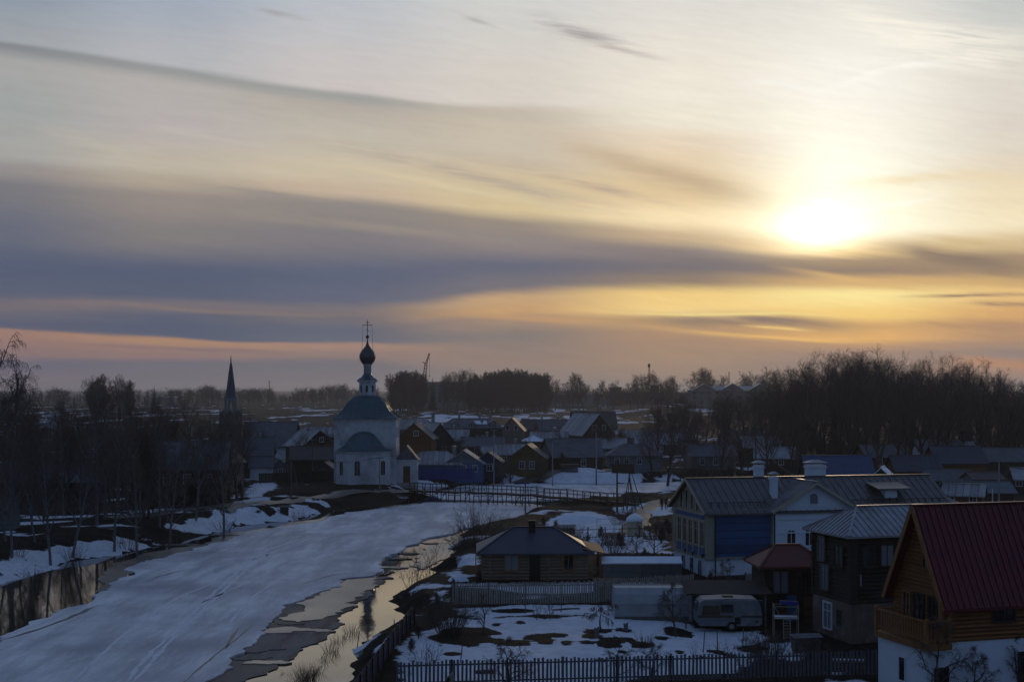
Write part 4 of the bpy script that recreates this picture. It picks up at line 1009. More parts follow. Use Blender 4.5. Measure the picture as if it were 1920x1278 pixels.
# ================================================================ chalet
def chalet():
    Y = 66.8; c = empty('chalet', (wx(1777, Y), Y, 0), 17, 'varnished log chalet with steep dark red roof and balcony over a white ground floor', 'house')
    L, W, h, rh = 9.5, 4.3, 5.35, 3.95
    low = MB().box(0, L, 0, W, -1.5, 2.95).build('lower_wall', M['clean_plaster'], c)
    wo_ = wall_box(L, W, 2.95, h, rh, L/2, W/2).build('upper_wall', M['log_chalet'], c)
    lg = MB()
    for i in range(11):
        z = 3.05+i*.2; lg.tube((-.25, 0, z), (L, 0, z), .105, k=7); lg.tube((0, -.25, z+.0), (0, W+.25, z), .105, k=7)
    for i in range(19):
        z = 5.45+i*.2; y_ = W/2*(1-(z-h)/rh)
        if y_ > .2: lg.tube((0, W/2-y_+.06, z), (0, W/2+y_-.06, z), .105, k=7)
    lo = lg.build('log_wall', M['log_chalet'], c)
    rf = gable_roof(L, W, h, rh, .42, .55, L/2, W/2, .14)
    rf.build('roof', M['red_roof'], c)
    rs = MB(); k = rh/(W/2)
    p = ((-.55,-.42,h-.42*k),(L+.55,-.42,h-.42*k),(L+.55,W/2,h+rh),(-.55,W/2,h+rh)); seams(rs, *p, .36, .09, .06); rs.build('roof_ribs', M['red_roof'], c)
    vb = MB()
    for s in (-1, 1): vb.beam((-.58, W/2+s*(W/2+.44), h-.42*k-.1), (-.58, W/2, h+rh-.08), .06, .24)
    vb.build('verge_board', M['trim_orange'], c)
    sf = MB().poly([(-.5,-.40,h-.42*k-.17),(-.5,W/2,h+rh-.2),(0,W/2,h+rh-.2),(0,-.40,h-.42*k-.17)], .03).build('soffit', M['log_chalet'], c)
    x = -.11
    for yy, wd, z, ht in ((3.25,.55,3.75,1.15), (2.2,.75,3.6,1.3), (1.0,.65,3.7,1.2)): window(lo, (x, yy+wd/2, z), (0,-1), wd, ht, 'dark_wood' if wd > .6 else 'trim_orange', 'pane', .08, 'v', .08)
    window(lo, (x, W/2-.35, 6.3), (0,-1), .55, 1.1, 'log_chalet', 'pane', .07, '', .08)
    window(lo, (2.45, x, 3.85), (1,0), 1.15, 1.1, 'dark_wood', 'pane', .09, 'v', .07)
    for xx, wd in ((.9,.0),): pass
    d = MB().box(3.9, 5.1, -.03, -.002, -1.2, 2.3).build('garage_door', M['black'], low)
    window(low, (6.3, 0, .8), (1,0), .9, 1.1, 'trim_white', 'pane', .07, 'v', .05)
    # balcony on a white plinth, to the left of the gable
    b0, b1, y0, y1 = -1.45, -.0, .35, W-.4
    pl = MB().box(b0+.1, -.004, -.3, y1, -1.5, 2.68).build('plinth_wall', M['clean_plaster'], c)
    MB().box(-.95, -.15, -.34, -.304, -1.2, 1.85).build('cellar_door', M['black'], pl)
    window(pl, (b0+.1, 2.0, .9), (0,-1), .5, 1.1, 'clean_plaster', 'pane', .06, '', .05)
    fl = MB().box(b0-.1, -.12, -.55, y1+.1, 2.7, 2.98).build('balcony_floor', M['trim_orange'], c)
    rl = MB(); zt = 4.05
    rl.beam((b0,-.45,zt),(-.2,-.45,zt),.1); rl.beam((b0,-.45,zt),(b0,y1,zt),.1); rl.beam((b0,-.45,3.2),(-.2,-.45,3.2),.08); rl.beam((b0,-.45,3.2),(b0,y1,3.2),.08); rl.beam((b0,y1,zt),(-.2,y1,zt),.1)
    for i in range(5): xx = b0+.22+i*.23; rl.box(xx-.05, xx+.05, -.47, -.43, 3.0, zt)
    for i in range(17): yy = -.25+i*.23; rl.box(b0-.02, b0+.02, yy-.06, yy+.06, 3.0, zt) if yy < y1 else None
    rl.build('balustrade', M['log_warm'], c)
    for pz in ((b0,-.45),(b0,y1),(-.25,-.45)):
        MB().beam((pz[0],pz[1],2.98),(pz[0],pz[1],4.2),.16).build('balcony_post', M['trim_orange'], c)
    MB().beam((b0+.75,-.42,3.0),(b0+.75,-.42,5.0),.14).build('roof_post', M['log_warm'], c)
chalet()
# ================================================================ village houses
def H(*a, **k): return house(*a, **k)
b = H('low blue cottage with a pale front gable behind the bright blue fence', 872, 240, -3, 5.6, 6.4, 0, 2.5, 2.1, 'blue_paint', 'pale_roof', axis='y', wins=[('l',.0,1.0,.8,1.0),('l',1.9,1.0,.7,1.0)], gablemat='bluegrey_board')
o = wall_box(9.5, 5.4, -1, 2.4, 0, 0, 0).build('wing_wall', M['blue_paint'], b); o.matrix_parent_inverse = Matrix.Identity(4); o.location = (-.2, 5.2, 0); o.rotation_euler = (0, 0, R(-90)); 
r_ = hip_roof(9.5, 5.4, 2.4, 1.9, .4).build('wing_roof', M['pale_roof'], b); r_.location = (-.2, 5.2, 0); r_.rotation_euler = (0, 0, R(-90)); chimney(r_, 3.3, 0, 2.9, 4.9, .5)
b2 = H('blue-grey annex with a dull roof at the right end of the blue fence', 918, 243, -8, 3.6, 4.4, 0, 2.6, 1.6, 'dark_blue', 'slate', axis='y', wins=[('l',.3,.9,.9,1.1)], name='annex', cat='outbuilding')
H('ochre wooden cottage with two white-framed windows beside bare bushes', 992, 250, -6, 8, 6.0, 0, 3.1, 2.2, 'ochre_board', 'brown_roof', axis='y', oh=.5, wins=[('l',-.9,1.0,.8,1.2),('l',.9,1.0,.8,1.2)], gablemat='ochre_board')
H('long dark cottage with a wide grey-blue roof and pale boarded right end', 1070, 258, 22, 9.6, 6.8, 0, 3.0, 2.9, 'dark_wood', 'slate', oh=.5, wins=[('r',-2,1.0,.7,1.2,'t'),('r',-.2,1.0,.7,1.2,'t'),('r',1.6,1.0,.7,1.2,'t'),('f',1,1,.9,1.2,'t','pane')], gablemat='grey_board')
H('pale blue cottage with a low grey roof and boarded fence in front', 1188, 266, 4, 10, 6.0, 0, 2.6, 1.9, 'bluegrey_board', 'slate', 'hip', wins=[('f',-3.6,.9,.8,1.1),('f',-1.8,.9,.8,1.1),('f',.6,.9,.8,1.1)])
H('tall gabled house with two lit-looking pale attic windows and a light left roof slope', 1100, 372, 28, 12, 9.5, 0, 3.4, 5.0, 'dark_wood', 'pale_roof', axis='y', oh=.6, wins=[('l',-1.3,4.2,1.1,1.2,'','pane_pale'),('l',1.6,4.2,1.0,1.2,'v','pane')], gablemat='dark_wood')
H('brown-roofed house standing just behind the tall gabled house', 1112, 396, 5, 12, 9, 0, 4.4, 4.2, 'bluegrey_board', 'brown_roof', chim=[(2,0,9.8),(5,0,9.4),(-4,0,10)])
H('two-storey green and white mansion with dormers and white window surrounds', 884, 345, 3, 14.6, 9, 0, 5.6, 2.1, 'bluegrey_board', 'slate', 'hip', ridge=9, wins=[('f',x,3.6,1.0,1.6,'t') for x in (-6,-3.1,-1.6,1.4,2.8,5.4)]+[('f',x,.7,.9,1.3,'t') for x in (-5.6,-3.4,-1.2,1.0,3.2,5.4)], chim=[(-3,0,8.6),(2,0,8.7)], name='mansion')
man = bpy.data.objects['mansion']; MB().box(-7.34, 7.34, -4.56, -4.505, 3.2, 5.3).build('upper_storey', M['green_board'], man)
for xx in (-4.2, .1, 5.0):
    dm = MB().box(xx-.7, xx+.7, -4.3, -2.2, 5.6, 6.7).build('dormer', M['green_board'], man)
    g_ = MB(); g_.poly([(xx-.9,-4.5,6.6),(xx,-4.5,7.3),(xx,-1.6,7.3),(xx-.9,-2.2,6.6)], .08); g_.poly([(xx,-4.5,7.3),(xx+.9,-4.5,6.6),(xx+.9,-2.2,6.6),(xx,-1.6,7.3)], .08); g_.build('dormer_roof', M['tin'], dm)
    window(dm, (xx-.35, -4.3, 5.75), (1,0), .7, .8, 'trim_white', 'pane', .1, 'v')
for xx, wd in ((1.2, 2.6), (3.2, 1.2)): MB().poly([(xx-wd/2,-3.6,6.42),(xx+wd/2,-3.5,6.42),(xx+wd/2*.6,-1.7,7.18),(xx-wd/2*.5,-1.9,7.1)], .1).build('roof_snow', M['snowcap'], man)
H('small pale gabled house with twin dark windows right of the green mansion', 962, 392, -5, 9, 6.4, 0, 3.6, 3.4, 'grey_board', 'brown_roof', axis='y', wins=[('l',-1.2,3.6,.9,1.2,'','pane'),('l',1.2,3.6,.9,1.2,'','pane')], trim='trim_white')
H('orange-brown boarded house with a broad gable just right of the white church', 782, 296, -4, 9, 7.2, 0, 4.9, 3.0, 'orange_board', 'slate', axis='y', oh=.5, wins=[('l',.4,5.2,.9,1.0,'v')], gablemat='orange_board')
H('house with a pale grey slope roof and chimney behind the orange gable', 812, 306, 24, 8, 6.4, 0, 4.0, 3.7, 'grey_board', 'pale_roof', axis='y', chim=(0,0,9.6,.6), wins=[('l',1,1.2,.9,1.2)])
H('low shed with a broad pale roof behind the blue fence house', 934, 283, 3, 7, 6.5, 0, 1.9, 1.6, 'dark_wood', 'pale_roof', name='shed', cat='shed')
H('small hut with a snowy rounded roof between the ochre cottage and the pale mansion', 1000, 300, 3, 4, 4, 0, 4.0, 1.0, 'dark_wood', 'snowcap', 'hip', name='hut', cat='hut')
H('large dark-roofed house with a whitish dormer behind the bell tower', 508, 300, -10, 11, 9, 0, 3.4, 4.5, 'white_plaster', 'slate', oh=.6, wins=[('f',-2,1,.9,1.2),('f',1.5,1,.9,1.2)], gablemat='grey_board')
H('dark gabled house with a pale snowy roof slope left of the church', 582, 288, 33, 8.5, 7.2, 0, 3.7, 3.0, 'dark_wood', 'pale_roof', axis='y', oh=.5, wins=[('l',.5,4.2,.8,.9)], chim=[(0,.5,7.6,.35),(2,-.4,7.7,.35)])
H('white boarded shed with a light tin roof beyond the birches', 512, 236, 30, 5.2, 3.0, 0, 2.1, 1.3, 'bluegrey_board', 'pale_roof', axis='y', oh=.35, name='shed', cat='shed', wins=[('l',.3,.9,.6,.7,'v')])
H('brown barn with a sagging dark roof left of the church', 592, 250, 8, 8.5, 5.5, 0, 2.8, 2.0, 'dark_wood', 'brown_roof', name='barn', cat='barn')
H('low dark shed leaning against the left side of the church yard', 613, 232, -6, 3.0, 3.6, 0, 1.7, 1.3, 'grey_wood', 'slate', axis='y', name='shed', cat='shed')
b = H('big dark two-storey log house hidden behind the birch trunks', 338, 182, 8, 11.5, 8, 0, 5.2, 3.0, 'dark_log', 'slate', oh=.6, wins=[('f',-3.8,2.9,.8,1.2,'t'),('f',-1.3,2.9,.8,1.2,'t'),('f',1.2,2.9,.8,1.2,'t'),('f',3.8,2.9,.8,1.2,'t')])
p = MB()
for i in range(9): p.beam((1.5+i*.62,-5.6,-1),(1.5+i*.62,-5.6,3.0),.14)
p.beam((1.3,-5.6,1.1),(6.7,-5.6,1.1),.1); p.beam((1.3,-5.6,3.0),(6.7,-5.6,3.0),.16); p.poly([(1.0,-6.0,3.0),(7.0,-6.0,3.0),(7.0,-4.2,3.7),(1.0,-4.2,3.7)], .1); p.build('gallery', M['dark_wood'], b)
H('tumbledown brown house with a patchy roof beside the bell tower', 415, 205, -12, 4.6, 5, 0, 4.6, 2.3, 'brick_old', 'brown_roof', axis='y', wins=[('l',0,2.6,.8,1.2)], name='ruined_house')
H('long low dark barn behind the birches at the far left', 92, 196, 3, 17, 6, 0, 2.4, 1.9, 'dark_wood', 'slate', name='barn', cat='barn')
H('small bluish shed at the left edge of the river bank', 2, 148, 6, 3.2, 3, 0, 2.6, 1.0, 'bluegrey_board', 'slate', name='shed', cat='shed')
# right-hand cluster
H('shed with a plain blue metal roof slope under the bare trees', 1568, 205, 2, 9.2, 5.4, 0, 2.6, 2.7, 'dark_wood', 'blue_roof', oh=.5, name='shed', cat='shed')
H('brown cottage with a dark blue roof between the blue shed and the orange gable', 1712, 214, 2, 6.6, 5.6, 0, 2.9, 2.0, 'brown_board', 'navy_roof', oh=.45, step=.8, wins=[('f',1.5,1,.8,1.1)])
H('cottage with an orange boarded right gable and dark slope roof', 1790, 234, 6, 8.0, 6.2, 0, 3.1, 2.4, 'orange_board', 'navy_roof', oh=.5, gablemat='orange_board', wins=[('r',0,1.2,.8,1.0)])
H('green-walled cottage with a grey-blue roof at the right edge', 1893, 240, -2, 9.5, 6, 0, 3.0, 1.9, 'green_board', 'slate', oh=.5)
H('low brown lean-to with a slanting pale roof below the orange gable', 1776, 206, -28, 6, 3.6, 0, 1.9, 1.3, 'brown_board', 'slate', name='lean_to', cat='shed')
H('pale green hut with a flat roof beside the lamp pole at the right', 1842, 200, 6, 4.2, 3.6, 0, 2.4, .8, 'bluegrey_board', 'brown_roof', name='hut', cat='hut')
H('long low outbuilding with a pale bluish roof behind the red chalet', 1830, 186, 1, 8.4, 4.4, 0, 1.6, 1.1, 'dark_wood', 'bluegrey_board', name='outbuilding', cat='outbuilding')
H('hip-roofed cottage with a dull blue sheet roof directly behind the manor', 1712, 160, 8, 8.2, 6.0, 0, 2.1, 1.9, 'grey_board', 'tin', 'hip', ridge=1.5, chim=(0,-1.2,4.4,.5))
H('low cottage with a pale tin roof peeking over the red chalet ridge', 1885, 138, -10, 6.4, 5, 0, 2.7, 1.1, 'dark_wood', 'tin', 'hip', step=.6, ridge=2.2)
H('green triangular-gabled shed with a snow-edged roof', 1655, 200, -20, 4.6, 4.2, 0, 2.0, 1.9, 'green_board', 'snowcap', axis='y', name='shed', cat='shed')
H('dark little roof with a rusty ridge in front of the hip-roofed cottage', 1746, 122, 0, 4.2, 3.4, 0, 4.1, .9, 'brown_board', 'brown_roof', 'hip', name='outbuilding', cat='outbuilding')
H('grey cottage half hidden by bare trees right of the leaning tree', 1330, 262, 5, 8.5, 6, 0, 2.8, 2.0, 'grey_board', 'slate', wins=[('f',-2,1,.8,1.1),('f',.5,1,.8,1.1)])
for args in (
 ('tiny cottage with a pale roof slope just behind the blue annex', 958, 276, 5, 6, 5, 0, 2.4, 1.7, 'grey_board', 'pale_roof'),
 ('small brown house with a pale roof behind the ochre cottage', 1030, 318, -8, 8, 6, 0, 3.0, 2.2, 'brown_board', 'pale_roof'),
 ('low cottage roof far beyond the small pale gabled house', 1010, 420, 10, 10, 7, 0, 3.2, 2.6, 'grey_board', 'brown_roof'),
 ('long pale-roofed shed right of the tall gabled house', 1196, 372, 3, 14, 6, 0, 2.4, 1.6, 'grey_board', 'pale_roof'),
 ('dark cottage with a tin roof beyond the pale blue cottage', 1232, 318, -12, 9, 6, 0, 2.8, 2.2, 'dark_wood', 'tin'),
 ('grey cottage deep among trees below the apartment block', 1390, 330, 6, 9, 6.5, 0, 3.0, 2.2, 'bluegrey_board', 'slate'),
 ('small tin-roofed barn under the trees behind the street lamp', 1452, 262, -10, 7, 5, 0, 2.4, 1.8, 'dark_wood', 'tin'),
 ('brown cottage half hidden above the blue shed roof', 1650, 262, 12, 8, 6, 0, 2.6, 2.0, 'brown_board', 'slate'),
 ('low white-walled cottage above the brown cottage roof', 1760, 282, -4, 9, 6, 0, 2.8, 2.0, 'white_plaster', 'slate'),
 ('pale roof showing between the mansion and the orange house', 842, 330, -6, 9, 6, 0, 3.2, 2.2, 'grey_board', 'pale_roof'),
 ('dark low house in front of the green mansion', 905, 312, 4, 9, 6, 0, 2.5, 1.8, 'dark_wood', 'slate'),
 ('pale-roofed house left of the barn beyond the white shed', 548, 316, 12, 8, 6, 0, 3.2, 2.4, 'grey_board', 'pale_roof'),
 ('dark cottage just right of the bell tower', 480, 276, 14, 7, 5.5, 0, 3.0, 2.2, 'dark_wood', 'slate'),
 ('low dark shed with a pale roof left of the crooked tree', 1212, 292, 8, 5, 4, 0, 2.0, 1.4, 'dark_wood', 'pale_roof'),
 ('grey shed roof between the long dark and pale blue cottages', 1146, 300, -6, 6, 5, 0, 2.6, 1.8, 'grey_board', 'tin'),
 ('small cottage roof beyond the far left end of the village path', 1262, 345, 6, 9, 6, 0, 3.0, 2.2, 'grey_board', 'slate'),
 ('brown far house left of the tall gabled house', 1040, 400, 12, 10, 7, 0, 3.4, 2.8, 'brown_board', 'slate'),
 ('pale-walled far house on the open field behind the church', 770, 420, -8, 10, 7, 0, 3.2, 2.6, 'grey_board', 'pale_roof'),
 ('far tin-roofed house behind the large dark-roofed house', 470, 380, 10, 10, 7, 0, 3.2, 2.4, 'grey_board', 'tin'),
 ('far brown cottage left of the church roof', 606, 360, -10, 9, 6, 0, 3.0, 2.2, 'brown_board', 'pale_roof'),
 ('low dark cottage under the trees right of the street lamp', 1425, 300, 4, 8, 6, 0, 2.8, 2.0, 'dark_wood', 'pale_roof'),
 ('small pale shed at the foot of the wood above the orange gable', 1820, 300, 2, 6, 4, 0, 2.2, 1.5, 'bluegrey_board', 'pale_roof'),
 ('tiny tin-roofed shed right of the pale green hut', 1925, 204, -6, 4, 3.5, 0, 2.2, 1.3, 'dark_wood', 'tin'),
 ('low shed with a slanting pale roof left of the lamp pole', 1808, 176, -24, 4.5, 3, 0, 2.0, 1.1, 'brown_board', 'pale_roof'),
):
    H(*args, wins=[('f',-1.5,1,.8,1.0),('f',1.2,1,.8,1.0)], chim=(1,.3,args[6]+args[7]+args[8]+.7,.45) if args[4] > 5 else None)
# ---- far blocks
def block(label, u0, u1, Y, h, z0=0, roofm='tin', gab=0, wallm='panel_block', nfl=3, name='apartment_block'):
    L = wx(u1, Y)-wx(u0, Y); c = empty(name, ((wx(u0, Y)+wx(u1, Y))/2, Y, z0), 0, label, 'building'); W = 14
    wo_ = MB().box(-L/2, L/2, -W/2, W/2, -4, h).build('wall', M[wallm], c)
    if gab:
        hip_roof(L, W, h, 2.6, .8, ridge=L-W).build('roof', M[roofm], c)
        for k in range(gab):
            x = -L/2+L*(k+.5)/gab if gab > 1 else 0; g = MB(); hw = 7
            g.poly([(x-hw,-W/2-1,h-.1),(x+hw,-W/2-1,h-.1),(x,-W/2-1,h+4)], 1, (0,1,0)); g.build('gable', M[wallm], c)
            g = MB(); g.poly([(x-hw-1,-W/2-1.6,h-.3),(x,-W/2-1.6,h+4.4),(x,0,h+4.4),(x-hw-1,0,h-.3)][::-1], .4); g.poly([(x+hw+1,-W/2-1.6,h-.3),(x,-W/2-1.6,h+4.4),(x,0,h+4.4),(x+hw+1,0,h-.3)], .4); g.build('gable_roof', M[roofm], c)
    else: MB().box(-L/2-.4, L/2+.4, -W/2-.4, W/2+.4, h, h+.6).build('roof', M[roofm], c)
    nx = int(L/4.5)
    wm = MB().box(-.9, .9, -W/2-.08, -W/2-.01, 0, 1.5).build('window', M['pane'], wo_); first = True
    nx = min(nx, 96//nfl)
    for f_ in range(nfl):
        for i in range(nx):
            o = wm if first else wm.copy()
            if not first: COL.objects.link(o)
            first = False; o.location = (-L/2+L*(i+.5)/nx, 0, h-2.6-f_*3)
    return c
block('long three-storey block with shallow pale gables far behind the trees on the right', 1292, 1448, 900, 14.0, gab=3, nfl=4)
block('pale grey apartment block half hidden by the far dark grove', 795, 905, 1060, 19.5, nfl=5)
block('long low bluish shed row on the horizon right of the far grove', 1028, 1142, 1150, 10.2, wallm='bluegrey_board', nfl=1, name='warehouse')
block('small dark box-roofed building on the horizon', 1144, 1164, 1150, 15.6, wallm='dark_wood', roofm='brown_roof', nfl=2, name='boiler_house')
block('small square tower block beside the far mast', 1222, 1234, 1120, 17.2, wallm='dark_wood', roofm='brown_roof', nfl=2, name='boiler_house')
block('long dark low sheds on the horizon below the mast', 1165, 1290, 1180, 11.0, wallm='dark_wood', roofm='brown_roof', nfl=2, name='warehouse')
block('tiny pale farm building far off on the left horizon', 286, 330, 1300, 7.0, wallm='grey_board', nfl=1, name='farm_building')
# ================================================================ fences, bridge, poles, people, small things
def picket_fence(name, label, a, b, ht, step, pw, post_every, mat, rails=2, postmat='iron', z0=None, cat='fence', top=None, pth=.02, wob=0.0, posttop=.06):
    a = Vector((a[0], a[1], 0)); b = Vector((b[0], b[1], 0)); L = (b-a).length; d = (b-a)/L; n = Vector((d.y, -d.x, 0))
    za, zb = tz(a.x, a.y), tz(b.x, b.y)
    if z0 is not None: za, zb = z0
    c = empty(name, (a.x, a.y, za), 0, label, cat); rnd = random.Random(int(L*100)); ang = math.atan2(d.y, d.x); sl = (zb-za)/L
    c.rotation_euler = (0, 0, ang)
    m = MB(); s = 0.0
    while s < L:
        e = rnd.gauss(0, wob); tl = rnd.gauss(0, wob*.5); w_ = pw*(1+rnd.gauss(0, wob)); zz = sl*s
        k = len(m.v)
        if w_ > 0 and rnd.random() > wob*.3:
            for yy in (-.03, -.03-pth):
                m.v += [(s, yy, zz+.06), (s+w_, yy, zz+.06), (s+w_+tl, yy, zz+ht+e), (s+tl, yy, zz+ht+e)]
            m.f += [(k+4,k+5,k+6,k+7),(k+3,k+2,k+1,k),(k,k+1,k+5,k+4),(k+1,k+2,k+6,k+5),(k+2,k+3,k+7,k+6),(k+3,k,k+4,k+7)]
        s += step
    m.build('pickets', M[mat], c)
    r = MB()
    for f_ in ([.2, .85] if rails == 2 else [.15, .5, .9]): r.beam((0, 0, ht*f_), (L, 0, ht*f_+sl*L), .05, .07)
    r.build('rails', M[postmat], c)
    k = int(L/post_every)
    for i in range(k+1):
        s = L*i/k; MB().beam((s, .04, sl*s-.7), (s, .04, sl*s+ht+posttop), .09).build('post', M[postmat], c)
    return c
picket_fence('picket_fence', 'long dark grey picket fence along the bottom of the garden', (wx(742,70.3),70.3), (wx(1652,73.6),73.6), 1.32, .205, .115, 2.6, 'picket_dark', wob=.035, postmat='dark_wood', z0=(.02,.02))
picket_fence('picket_fence', 'pale picket fence with dark posts in front of the log cabin', G(848,1131)[:2], G(1122,1129)[:2], 1.55, .17, .12, 2.45, 'picket', wob=.03)
picket_fence('picket_fence', 'pale picket fence continuing right of the cabin behind the greenhouses', G(1122,1128)[:2], (wx(1300,101.5),101.5), 1.6, .16, .12, 2.7, 'picket', wob=.03)
picket_fence('metal_fence', 'thin black bar fence in front of the manor basement', (wx(1302,101.5),101.5), (wx(1398,102.5),102.5), 1.25, .16, .03, 1.3, 'iron', pth=.03)
picket_fence('metal_gate', 'pale slatted gate panel at the right end of the bar fence', (wx(1398,102.4),102.4), (wx(1424,102.6),102.6), 1.5, .13, .1, 1.0, 'picket', cat='gate')
# sheet fence down to the water, bottom left of the garden
picket_fence('board_fence', 'dark blue-green board fence running down the river bank', G(776,1168)[:2], (wx(662,66.5),66.5), 1.25, .33, .27, 1.9, 'dark_blue', wob=.03, postmat='dark_wood')
picket_fence('sheet_fence', 'bright blue profiled sheet fence in front of the low blue cottage', G(780,903)[:2], G(888,901)[:2], 1.75, .25, .248, 2.4, 'blue_metal', z0=(.25,.25))
picket_fence('sheet_fence', 'short blue sheet fence section before the ochre cottage', (wx(965,236),236), (wx(992,238),238), 1.3, .25, .248, 1.2, 'blue_metal')
picket_fence('board_fence', 'brown board fence before the pale blue cottage', (wx(1148,246),246), (wx(1188,248),248), 1.7, .2, .19, 2.0, 'dark_wood', postmat='dark_wood')
picket_fence('board_fence', 'pale blue board fence right of the brown one', (wx(1189,248),248), (wx(1236,252),252), 1.6, .2, .19, 2.2, 'bluegrey_board', postmat='dark_wood')
picket_fence('board_fence', 'low dark board fence left of the church', (wx(486,222),222), (wx(622,226),226), 1.6, .22, .2, 2.6, 'dark_wood', postmat='dark_wood')
picket_fence('rail_fence', 'sparse rail fence along the bank road beside the footbridge', (wx(772,212),212), (wx(930,222),222), 1.2, 2.2, .08, 2.2, 'dark_wood', postmat='dark_wood', cat='fence')
picket_fence('board_fence', 'dark board fence beyond the log house among the birches', (wx(236,172),172), (wx(430,186),186), 1.5, .24, .21, 2.6, 'dark_wood', postmat='dark_wood')
picket_fence('wire_fence', 'thin post fence crossing the snowy plot behind the cabin', (wx(1005,140),140), (wx(1262,143),143), 1.2, 1.6, .04, 1.6, 'iron', pth=.03)
picket_fence('board_fence', 'low rough board fence behind the glass greenhouse', (wx(1128,118),118), (wx(1262,119),119), 1.0, .3, .24, 2.2, 'grey_wood', wob=.05, postmat='dark_wood')
# ---- footbridge
def bridge():
    A = Vector((wx(772,202), 202, .42)); B = Vector((wx(985,193), 193, .55)); C2 = Vector((wx(1196,180), 180, .28))
    c = empty('footbridge', A, 0, 'narrow wooden footbridge on thin posts across the frozen river', 'footbridge')
    pts = []
    for i in range(15): pts.append(A.lerp(B, i/14)-A)
    for i in range(1, 15): pts.append(B.lerp(C2, i/14)-A)
    _w = random.Random(8); pts = [p+Vector((_w.gauss(0,.08), _w.gauss(0,.08), _w.gauss(0,.045))) for p in pts]
    dk = MB(); rl = MB(); hw = .6
    for p, q in zip(pts[:-1], pts[1:]):
        d = (q-p).normalized(); n = Vector((d.y, -d.x, 0)).normalized()
        dk.poly([p-n*hw, q-n*hw, q+n*hw, p+n*hw], .1)
        for s in (-1, 1):
            dk.beam(p+n*s*hw-Vector((0,0,.15)), q+n*s*hw-Vector((0,0,.15)), .1, .18)
            rl.beam(p+n*s*hw+Vector((0,0,1.0)), q+n*s*hw+Vector((0,0,1.0)), .07, .07); rl.beam(p+n*s*hw+Vector((0,0,.5)), q+n*s*hw+Vector((0,0,.5)), .05, .05)
    dk.build('deck', M['dark_wood'], c); rl.build('handrail', M['dark_wood'], c)
    rnd = random.Random(4)
    for i, p in enumerate(pts):
        d = (pts[min(i+1,len(pts)-1)]-pts[max(i-1,0)]).normalized(); n = Vector((d.y, -d.x, 0)).normalized(); b = MB()
        for s in (-1, 1):
            t = rnd.uniform(-.12, .12); f_ = p+n*s*(hw+.22)+Vector((t, 0, 0)); f_.z = WL-.9-A.z; b.tube(f_, p+n*s*(hw-.02)+Vector((0,0,1.05)), .075, .06, k=6)
        b.beam(Vector((p.x,p.y,p.z-.5))+n*(hw+.1), Vector((p.x,p.y,p.z-.5))-n*(hw+.1), .08)
        if i % 3 == 1: b.beam(Vector((p.x,p.y,-1.2))+n*(hw+.3), Vector((p.x,p.y,p.z-.2))-n*(hw+.1), .07)
        b.build('trestle', M['dark_wood'], c)
bridge()
# ---- poles
def pole(label, u, Y, top, mat='grey_wood', r=.11, arms=1, lamp=False, prop=0, name='utility_pole', cat='utility pole', lean=0.0):
    x = wx(u, Y); z = tz(x, Y); c = empty(name, (x, Y, z), 0, label, cat); hgt = top-z
    MB().tube((0,0,-.8), (lean*hgt,0,hgt), r, r*.7, k=8).build('pole', M[mat], c)
    if prop: MB().tube((prop,.1,-.6), (prop*.12,.02,hgt*.82), r*.85, r*.65, k=7).build('strut', M[mat], c)
    for k in range(arms):
        a = MB().beam((-.6,0,hgt-.25-k*.5), (.6,0,hgt-.25-k*.5), .08); ao = a.build('cross_arm', M['dark_wood'], c)
        i_ = MB()
        for xx in (-.52,-.2,.2,.52): i_.lathe([(.03,hgt-.2-k*.5),(.05,hgt-.14-k*.5),(.02,hgt-.06-k*.5)], 6, c=(xx,0))
        i_.build('insulator', M['trim_white'], ao)
    if lamp:
        m = MB().tube((0,0,hgt-.1), (-1.1,-.1,hgt+.25), .03, k=5); m.build('lamp_arm', M['iron'], c)
        MB().box(-1.55,-1.05,-.2,0,hgt+.2,hgt+.3).build('lamp_head', M['iron'], c)
    return (x+lean*hgt, Y, top-.05)
P1 = pole('slim weathered pole in front of the footbridge above the cabin roof', 985, 168, 6.6, arms=0, r=.10)
P2 = pole('pale concrete pole standing just in front of the white church', 712, 209, 4.9, 'concrete', arms=1, r=.10)
P3 = pole('propped wooden pole on the left bank road', 546, 190, 5.9, 'grey_wood', prop=1.3, arms=0)
P4 = pole('thin tall pole left of the church yard', 586, 226, 6.9, 'grey_wood', r=.1)
P5 = pole('grey pole at the right end of the blue fence', 926, 226, 8.4, 'concrete', r=.09)
P6 = pole('grey pole with a small side lamp beside the ochre cottage', 1036, 232, 6.2, 'concrete', lamp=True, arms=0, r=.1)
P7 = pole('thick pale pole right of the long dark cottage', 1118, 236, 7.6, 'concrete', r=.15, arms=0)
P8 = pole('dark pole standing at the right end of the footbridge', 1157, 172, 5.1, 'dark_wood', arms=0, r=.13)
P9 = pole('street lamp pole under the bare trees behind the manor', 1378, 225, 6.6, 'concrete', lamp=True, arms=0, r=.1, name='street_lamp', cat='street lamp')
P10 = pole('pale lamp pole in front of the green-walled cottage', 1873, 172, 6.2, 'concrete', arms=0, r=.14)
P11 = pole('thin aerial mast beside the brown cottage', 1671, 158, 7.4, 'iron', arms=0, r=.035, name='aerial_mast', cat='mast')
P12 = pole('tall crossed pole beside the forest, behind the manor chimneys', 1417, 232, 8.8, 'grey_wood', r=.13)
P13 = pole('short white vent pipe behind the red chalet', 1861, 128, 5.9, 'trim_white', arms=0, r=.07, name='vent_pipe', cat='pipe')
